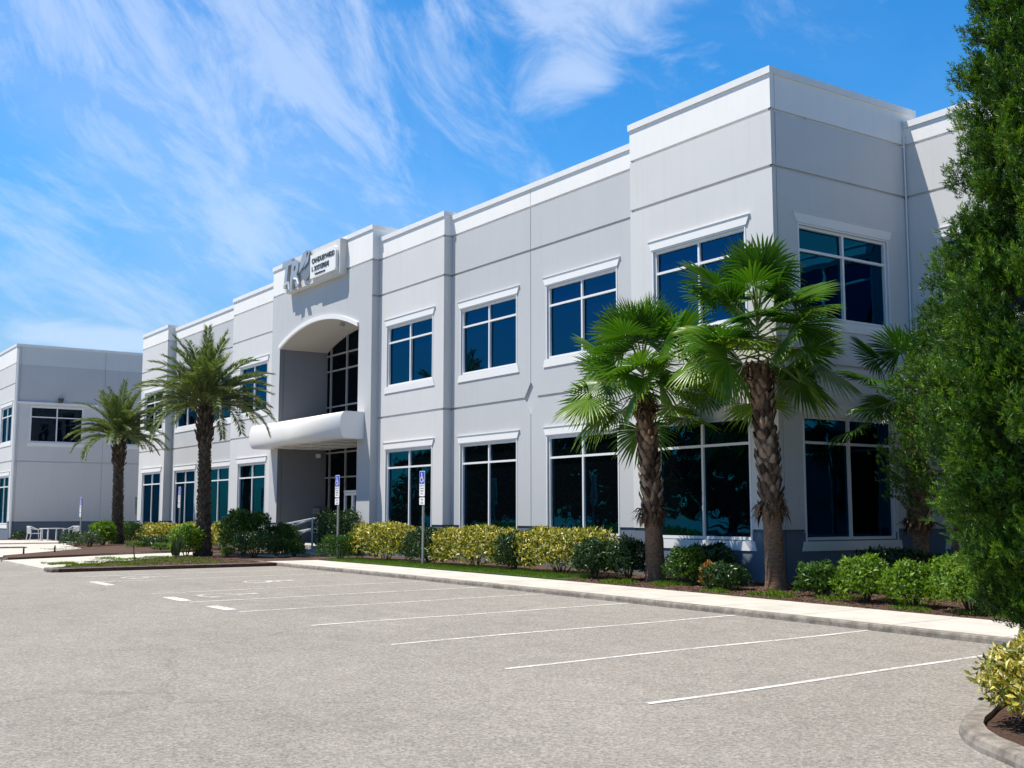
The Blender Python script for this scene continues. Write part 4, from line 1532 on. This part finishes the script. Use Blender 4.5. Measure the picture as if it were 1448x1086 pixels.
def parking_sign(label, x, y, zb, ztop, rotz=0.0):
    t = thing('parking_sign', label, 'sign', (x, y, zb), rotz, 'disabled parking signs')
    H = ztop - zb
    m = MB()
    m.tube([(0, 0, -.1), (0, 0, H - .03)], .030, 8)
    m.build('pole', METAL, t)
    w = .125
    m = MB()
    rrect(m, -w, w, H - .60, H, -.040, .025)
    p = m.build('sign_plate', SW, t)
    m = MB()
    rrect(m, -w + .012, w - .012, H - .305, H - .012, -.044, .02, back=.003)
    # wheelchair figure cut into the same face plate colourwise as a raised film
    b = m.build('blue_panel', BLUE, p)
    m = MB()

    def ring(cx, cz, r0, r1, a0, a1, n=12):
        for q in range(n):
            u, v = a0 + (a1 - a0) * q / n, a0 + (a1 - a0) * (q + 1) / n
            m.poly([(cx + r1 * math.cos(u), -.0465, cz + r1 * math.sin(u)), (cx + r0 * math.cos(u), -.0465, cz + r0 * math.sin(u)),
                    (cx + r0 * math.cos(v), -.0465, cz + r0 * math.sin(v)), (cx + r1 * math.cos(v), -.0465, cz + r1 * math.sin(v))])
    cz = H - .165
    ring(-.01, cz + .095, 0.0, .024, 0, 2 * PI)
    ring(-.008, cz - .035, .056, .074, .65 * PI, 2.05 * PI)
    for (x0, z0), (x1, z1) in (((-.012, .068), (-.006, -.012)), ((-.006, -.006), (.05, -.008)), ((.046, -.004), (.078, -.088)), ((-.008, .03), (.042, .03))):
        d = Vector((x1 - x0, z1 - z0)).normalized() * .011
        m.poly([(x0 - d.y, -.0468, cz + z0 + d.x), (x1 - d.y, -.0468, cz + z1 + d.x), (x1 + d.y, -.0468, cz + z1 - d.x), (x0 + d.y, -.0468, cz + z0 - d.x)])
    m.build('wheelchair_symbol', SW, p)
    for txt, z, s in (('PARKING BY', .365, .040), ('DISABLED', .425, .042), ('PERMIT', .49, .050), ('ONLY', .555, .050)):
        link('lettering', text_mesh(txt, s, .0006, GREYTXT, .0008, 0, 'CENTER'), p, (0, -.0415, H - z))
    m = MB()
    rrect(m, -w * .98, w * .98, H - .80, H - .63, -.040, .012)
    q = m.build('fine_plate', SW, t)
    for txt, z, s in (('FINE', .70, .055), ('$250', .775, .06)):
        link('lettering', text_mesh(txt, s, .0006, GREYTXT, .0008, 0, 'CENTER'), q, (0, -.0415, H - z))
    return t


parking_sign('blue and white disabled parking sign before the dark green shrub', -23.95, 13.87, -.02, 2.25)
parking_sign('blue and white disabled parking sign before the entrance doors', -28.6, 13.9, -.01, 2.28)
parking_sign('disabled parking sign left of the taller date palm trunk', -43.6, 14.55, -.0, 2.27)
parking_sign('disabled parking sign before the distant block wall', -49.7, 12.45, -.0, 1.92)
parking_sign('narrow parking sign seen at the far left corner of the office', -51.9, 15.35, -.0, 2.02, -.75)

# ramp handrails
RAIL = plain('handrail_grey_steel', (.50, .52, .55), .4, .4, .1)


def handrail(label, x0, x1, y, z0, z1):
    t = thing('handrail', label, 'handrail', (0, 0, 0), 0, 'entrance ramp handrails')
    m = MB()
    for h in (.0, -.32):
        m.tube([(x0, y, z0 + h), (x1, y, z1 + h), (x1 - .25, y, z1 + h - .08)], .026, 8)
    m.build('rail', RAIL, t)
    for q in range(3):
        x = x0 + (x1 - x0) * q / 2
        m = MB()
        m.tube([(x, y, -.05), (x, y, z0 + (z1 - z0) * q / 2 + (.03 if q == 0 else 0))], .03, 8)
        m.build('post', RAIL, t)
    return t


handrail('grey ramp handrail rising to the post before the entrance', -32.42, -35.3, 14.91, 1.08, .66)
handrail('second grey ramp handrail nearer the shaded porch wall', -33.6, -37.3, 15.62, 1.12, .80)

# patio table and chairs by the distant block
PW = plain('patio_white_aluminium', (.62, .62, .61), .4, 0, .08)
tb = thing('patio_table', 'small square pale patio table between two armchairs', 'table', (-55.9, 12.75, .02), .2)
m = MB()
m.box(-.42, .42, -.42, .42, .54, .575)
m.build('tabletop', PW, tb)
for sx_, sy_ in ((-1, -1), (1, -1), (1, 1), (-1, 1)):
    m = MB()
    m.box(sx_ * .36 - .025, sx_ * .36 + .025, sy_ * .36 - .025, sy_ * .36 + .025, 0, .539)
    m.build('leg', PW, tb)


def chair(label, loc, rz):
    t = thing('patio_chair', label, 'chair', loc, rz, 'patio armchairs')
    m = MB()
    for q in range(6):
        m.box(-.25, .25, -.25 + q * .085, -.19 + q * .085, .33, .352)
    m.build('seat', PW, t)
    m = MB()
    m.box(-.26, .26, .25, .28, .62, .68)
    for q in range(5):
        x = -.22 + q * .11
        m.box(x - .02, x + .02, .255, .275, .353, .619)
    m.build('backrest', PW, t)
    for sx_ in (-1, 1):
        m = MB()
        m.tube([(sx_ * .27, .27, .66), (sx_ * .29, .0, .54), (sx_ * .29, -.24, .52)], .02, 6)
        m.build('armrest', PW, t)
        m = MB()
        m.tube([(sx_ * .28, -.24, .52), (sx_ * .27, -.27, 0)], .02, 6)
        m.build('leg', PW, t)
        m = MB()
        m.tube([(sx_ * .25, .30, 0), (sx_ * .26, .24, .34), (sx_ * .26, .275, .68)], .02, 6)
        m.build('leg', PW, t)
    return t


chair('pale patio armchair left of the square table', (-55.7, 11.95, .02), PI * .95 + .25)
chair('pale patio armchair right of the square table', (-55.6, 13.5, .02), .25)
m = MB()
m.box(-.30, .30, -.15, .15, 0, .42)
m.box(-.33, .33, -.18, .18, .421, .46)
m.box(-.25, .25, -.165, -.151, .06, .36)
tag(m.build('utility_box', plain('utility_box_grey', (.30, .32, .34), .5, .2, .1), None, (-57.6, 16.0, .02), PI / 2), 'grey utility box against the dark base of the distant block', 'utility box')
for i, (x, y, lb) in enumerate(((-37.5, 7.75, 'thin dark stake at the near tip of the mulch island'), (-38.8, 8.95, 'thin dark stake farther along the mulch island edge'))):
    m = MB()
    m.tube([(0, 0, -.1), (.01, 0, .17), (.005, .01, .21)], [.028, .026, .012], 7)
    tag(m.build('garden_stake', plain('dark_stake_wood', (.05, .04, .03), .8), None, (x, y, .03)), lb, 'stake', 'stakes in the mulch')
st = thing('sapling', 'bare bent sapling stick on the near island', 'sapling', (-31.0, 9.2, 0))
m = MB()
m.tube([(0, 0, -.1), (-.10, -.02, .22), (-.22, -.02, .40), (-.40, -.0, .52)], [.022, .018, .012, .006], 6)
m.tube([(-.12, -.02, .26), (-.05, -.02, .42), (.08, 0, .52)], [.010, .008, .004], 5)
m.build('stem', TWIG, st)
v, tt, c = leaves(np.array([[-.42, 0, .52], [-.36, 0, .5], [.08, 0, .52], [-.25, 0, .42], [.02, 0, .47]]), rdir(5) + [0, 0, .4], rdir(5), .12, .04, rng.random(5))
link('leaf', tri_mesh('leaf', v, tt, L_CRO, c), st)
# ------------------------------------------------------------------ enlarge the draft to metres
done = set()
for o in list(bpy.data.objects):
    o.location = o.location * S
    if o.type == 'MESH' and o.data.name not in done:
        done.add(o.data.name)
        o.data.transform(Matrix.Scale(S, 4))

# ------------------------------------------------------------------ camera
cam = bpy.data.cameras.new('camera')
cam.sensor_width = 36
cam.lens = 1628.3 / 1448 * 36
cam.clip_end = 3000
co_ = link('camera', cam, None, (0, 0, 1.22 * S))
yaw, pitch = .601364, .112762
fwd = Vector((-math.cos(yaw) * math.cos(pitch), math.sin(yaw) * math.cos(pitch), math.sin(pitch)))
co_.rotation_euler = fwd.to_track_quat('-Z', 'Y').to_euler()
scene.camera = co_

# ------------------------------------------------------------------ light
to_sun = Vector((-.27, -.38, 1.0)).normalized()
sun = bpy.data.lights.new('sun', 'SUN')
sun.energy = 5.0
sun.angle = math.radians(.5)
sun.color = (1.0, .93, .83)
so = link('sun', sun, None, (0, 0, 40))
so.rotation_euler = to_sun.to_track_quat('Z', 'Y').to_euler()

w = bpy.data.worlds.new('World')
scene.world = w
w.use_nodes = True
N, Lk = w.node_tree.nodes, w.node_tree.links
N.clear()
out = N.new('ShaderNodeOutputWorld')
bg = N.new('ShaderNodeBackground')
bg.inputs['Strength'].default_value = .08
sky = N.new('ShaderNodeTexSky')
sky.sky_type = 'NISHITA'
sky.sun_disc = False
sky.sun_elevation = math.asin(to_sun.z)
sky.sun_rotation = math.atan2(to_sun.x, to_sun.y)
sky.air_density = 1.0
sky.dust_density = .4
sky.ozone_density = 3.0


def wm(op, a, b=0.0, c=None, clamp=False):
    nd = N.new('ShaderNodeMath')
    nd.operation = op
    nd.use_clamp = clamp
    for s_, v in zip(nd.inputs, (a, b) if c is None else (a, b, c)):
        if hasattr(v, 'is_linked'):
            Lk.new(v, s_)
        else:
            s_.default_value = v
    return nd.outputs[0]


tc = N.new('ShaderNodeTexCoord')
sp = N.new('ShaderNodeSeparateXYZ')
Lk.new(tc.outputs['Generated'], sp.inputs[0])
X, Y, Z = sp.outputs
# bearing measured clockwise from west-north-west and height above the horizon, both in radians
fx, fy = -math.cos(yaw), math.sin(yaw)
lon = wm('ARCTAN2', wm('ADD', wm('MULTIPLY', X, fy), wm('MULTIPLY', Y, -fx)), wm('ADD', wm('MULTIPLY', X, fx), wm('MULTIPLY', Y, fy)))
lat = wm('ARCSINE', Z)


def vec(a, b, c=0.0):
    nd = N.new('ShaderNodeCombineXYZ')
    for s_, v in zip(nd.inputs, (a, b, c)):
        if hasattr(v, 'is_linked'):
            Lk.new(v, s_)
        else:
            s_.default_value = v
    return nd.outputs[0]


def wnoise(v, sc, det=6, ro=.6, dist=0.0):
    nd = N.new('ShaderNodeTexNoise')
    nd.inputs['Scale'].default_value = sc
    nd.inputs['Detail'].default_value = det
    nd.inputs['Roughness'].default_value = ro
    nd.inputs['Distortion'].default_value = dist
    Lk.new(v, nd.inputs['Vector'])
    return nd.outputs['Fac']


def sstep(x, a, b):
    nd = N.new('ShaderNodeMapRange')
    nd.interpolation_type = 'SMOOTHSTEP'
    nd.inputs['From Min'].default_value = a
    nd.inputs['From Max'].default_value = b
    Lk.new(x, nd.inputs['Value'])
    return nd.outputs['Result']


def blob(cx, cy, rx, ry, rot=0.0):
    c, s = math.cos(rot), math.sin(rot)
    dx, dy = wm('SUBTRACT', lon, cx), wm('SUBTRACT', lat, cy)
    u = wm('DIVIDE', wm('ADD', wm('MULTIPLY', dx, c), wm('MULTIPLY', dy, s)), rx)
    v = wm('DIVIDE', wm('SUBTRACT', wm('MULTIPLY', dy, c), wm('MULTIPLY', dx, s)), ry)
    r2 = wm('ADD', wm('MULTIPLY', u, u), wm('MULTIPLY', v, v))
    return wm('EXPONENT', wm('MULTIPLY', r2, -1.0))


def rotated(th, su, sv, off):
    c, s = math.cos(th), math.sin(th)
    u = wm('ADD', wm('MULTIPLY', lon, c * su), wm('MULTIPLY', lat, s * su))
    v = wm('ADD', wm('MULTIPLY', lon, -s * sv), wm('MULTIPLY', lat, c * sv))
    return vec(wm('ADD', u, off), wm('ADD', v, off * .7), 0.0)


warp = wnoise(vec(lon, lat), 3.0, 3)
la = rotated(math.radians(-26), 2.4, 6.5, 3.1)       # long streaks falling to the right
nA = wnoise(la, 2.4, 10, .66, .35)
lb_ = rotated(math.radians(-50), 2.8, 6.5, 7.7)      # steep wisps
nB = wnoise(lb_, 2.6, 10, .66, .4)
nC = wnoise(vec(wm('MULTIPLY', lon, 1.0), wm('MULTIPLY', lat, 1.7), 4.0), 9.0, 9, .62, .5)   # puffy
veil = wnoise(vec(lon, wm('MULTIPLY', lat, 1.6), 9.0), 3.2, 6, .6, .6)
mA = wm('ADD', blob(-.27, .285, .26, .10, -.42), wm('MULTIPLY', blob(-.40, .17, .20, .05, -.35), .7))
mA = wm('ADD', mA, wm('MULTIPLY', blob(-.33, .115, .2, .018, -.20), .3))
mB = wm('ADD', blob(-.20, .39, .20, .15), wm('MULTIPLY', blob(-.38, .42, .16, .12), .6))
mC = wm('ADD', blob(.07, .445, .125, .040, -.1), wm('MULTIPLY', blob(.06, .375, .06, .035, .5), .8))
mC = wm('ADD', mC, wm('MULTIPLY', blob(-.11, .185, .05, .014), .7))
mC = wm('ADD', mC, wm('MULTIPLY', blob(-.33, .142, .09, .012), 1.2))
dA = wm('MULTIPLY', sstep(wm('ADD', nA, wm('MULTIPLY', mA, .24)), .53, .90), .95)
dB = wm('MULTIPLY', sstep(wm('ADD', nB, wm('MULTIPLY', mB, .26)), .54, .90), .95)
dC = wm('MULTIPLY', sstep(wm('ADD', nC, wm('MULTIPLY', mC, .40)), .57, .92), 1.0)
dV = wm('MULTIPLY', sstep(wm('ADD', veil, wm('MULTIPLY', wm('ADD', mA, mB), .22)), .50, .98), .45)
keep = wm('SUBTRACT', 1.0, wm('MULTIPLY', blob(.42, .36, .24, .30), .75))
dens = wm('MAXIMUM', wm('MAXIMUM', wm('MULTIPLY', wm('MAXIMUM', dA, dB), keep), dC), wm('MULTIPLY', dV, keep))
dens = wm('MULTIPLY', dens, .60, clamp=True)

dens = wm('MULTIPLY', dens, wm('SUBTRACT', 1.0, wm('MULTIPLY', sstep(lat, .5, .8), .8)))
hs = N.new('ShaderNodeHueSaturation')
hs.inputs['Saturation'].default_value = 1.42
Lk.new(wm('SUBTRACT', wm('ADD', .98, wm('MULTIPLY', sstep(lat, .02, .30), .80)), wm('MULTIPLY', sstep(lat, .42, .85), 1.2)), hs.inputs['Value'])  # low sky brightened, zenith dimmed to cut the ambient fill
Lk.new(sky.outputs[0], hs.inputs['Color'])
mxc = N.new('ShaderNodeMix')
mxc.data_type = 'RGBA'
Lk.new(dens, mxc.inputs[0])
Lk.new(hs.outputs[0], mxc.inputs[6])
mxc.inputs[7].default_value = (6.6, 7.8, 9.9, 1)
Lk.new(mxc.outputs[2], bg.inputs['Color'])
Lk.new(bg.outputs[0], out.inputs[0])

scene.view_settings.view_transform = 'Standard'
scene.view_settings.look = 'None'
scene.view_settings.gamma = 1
scene.view_settings.exposure = .46
scene.cycles.max_bounces = 8
scene.cycles.transparent_max_bounces = 12
scene.cycles.use_denoising = True
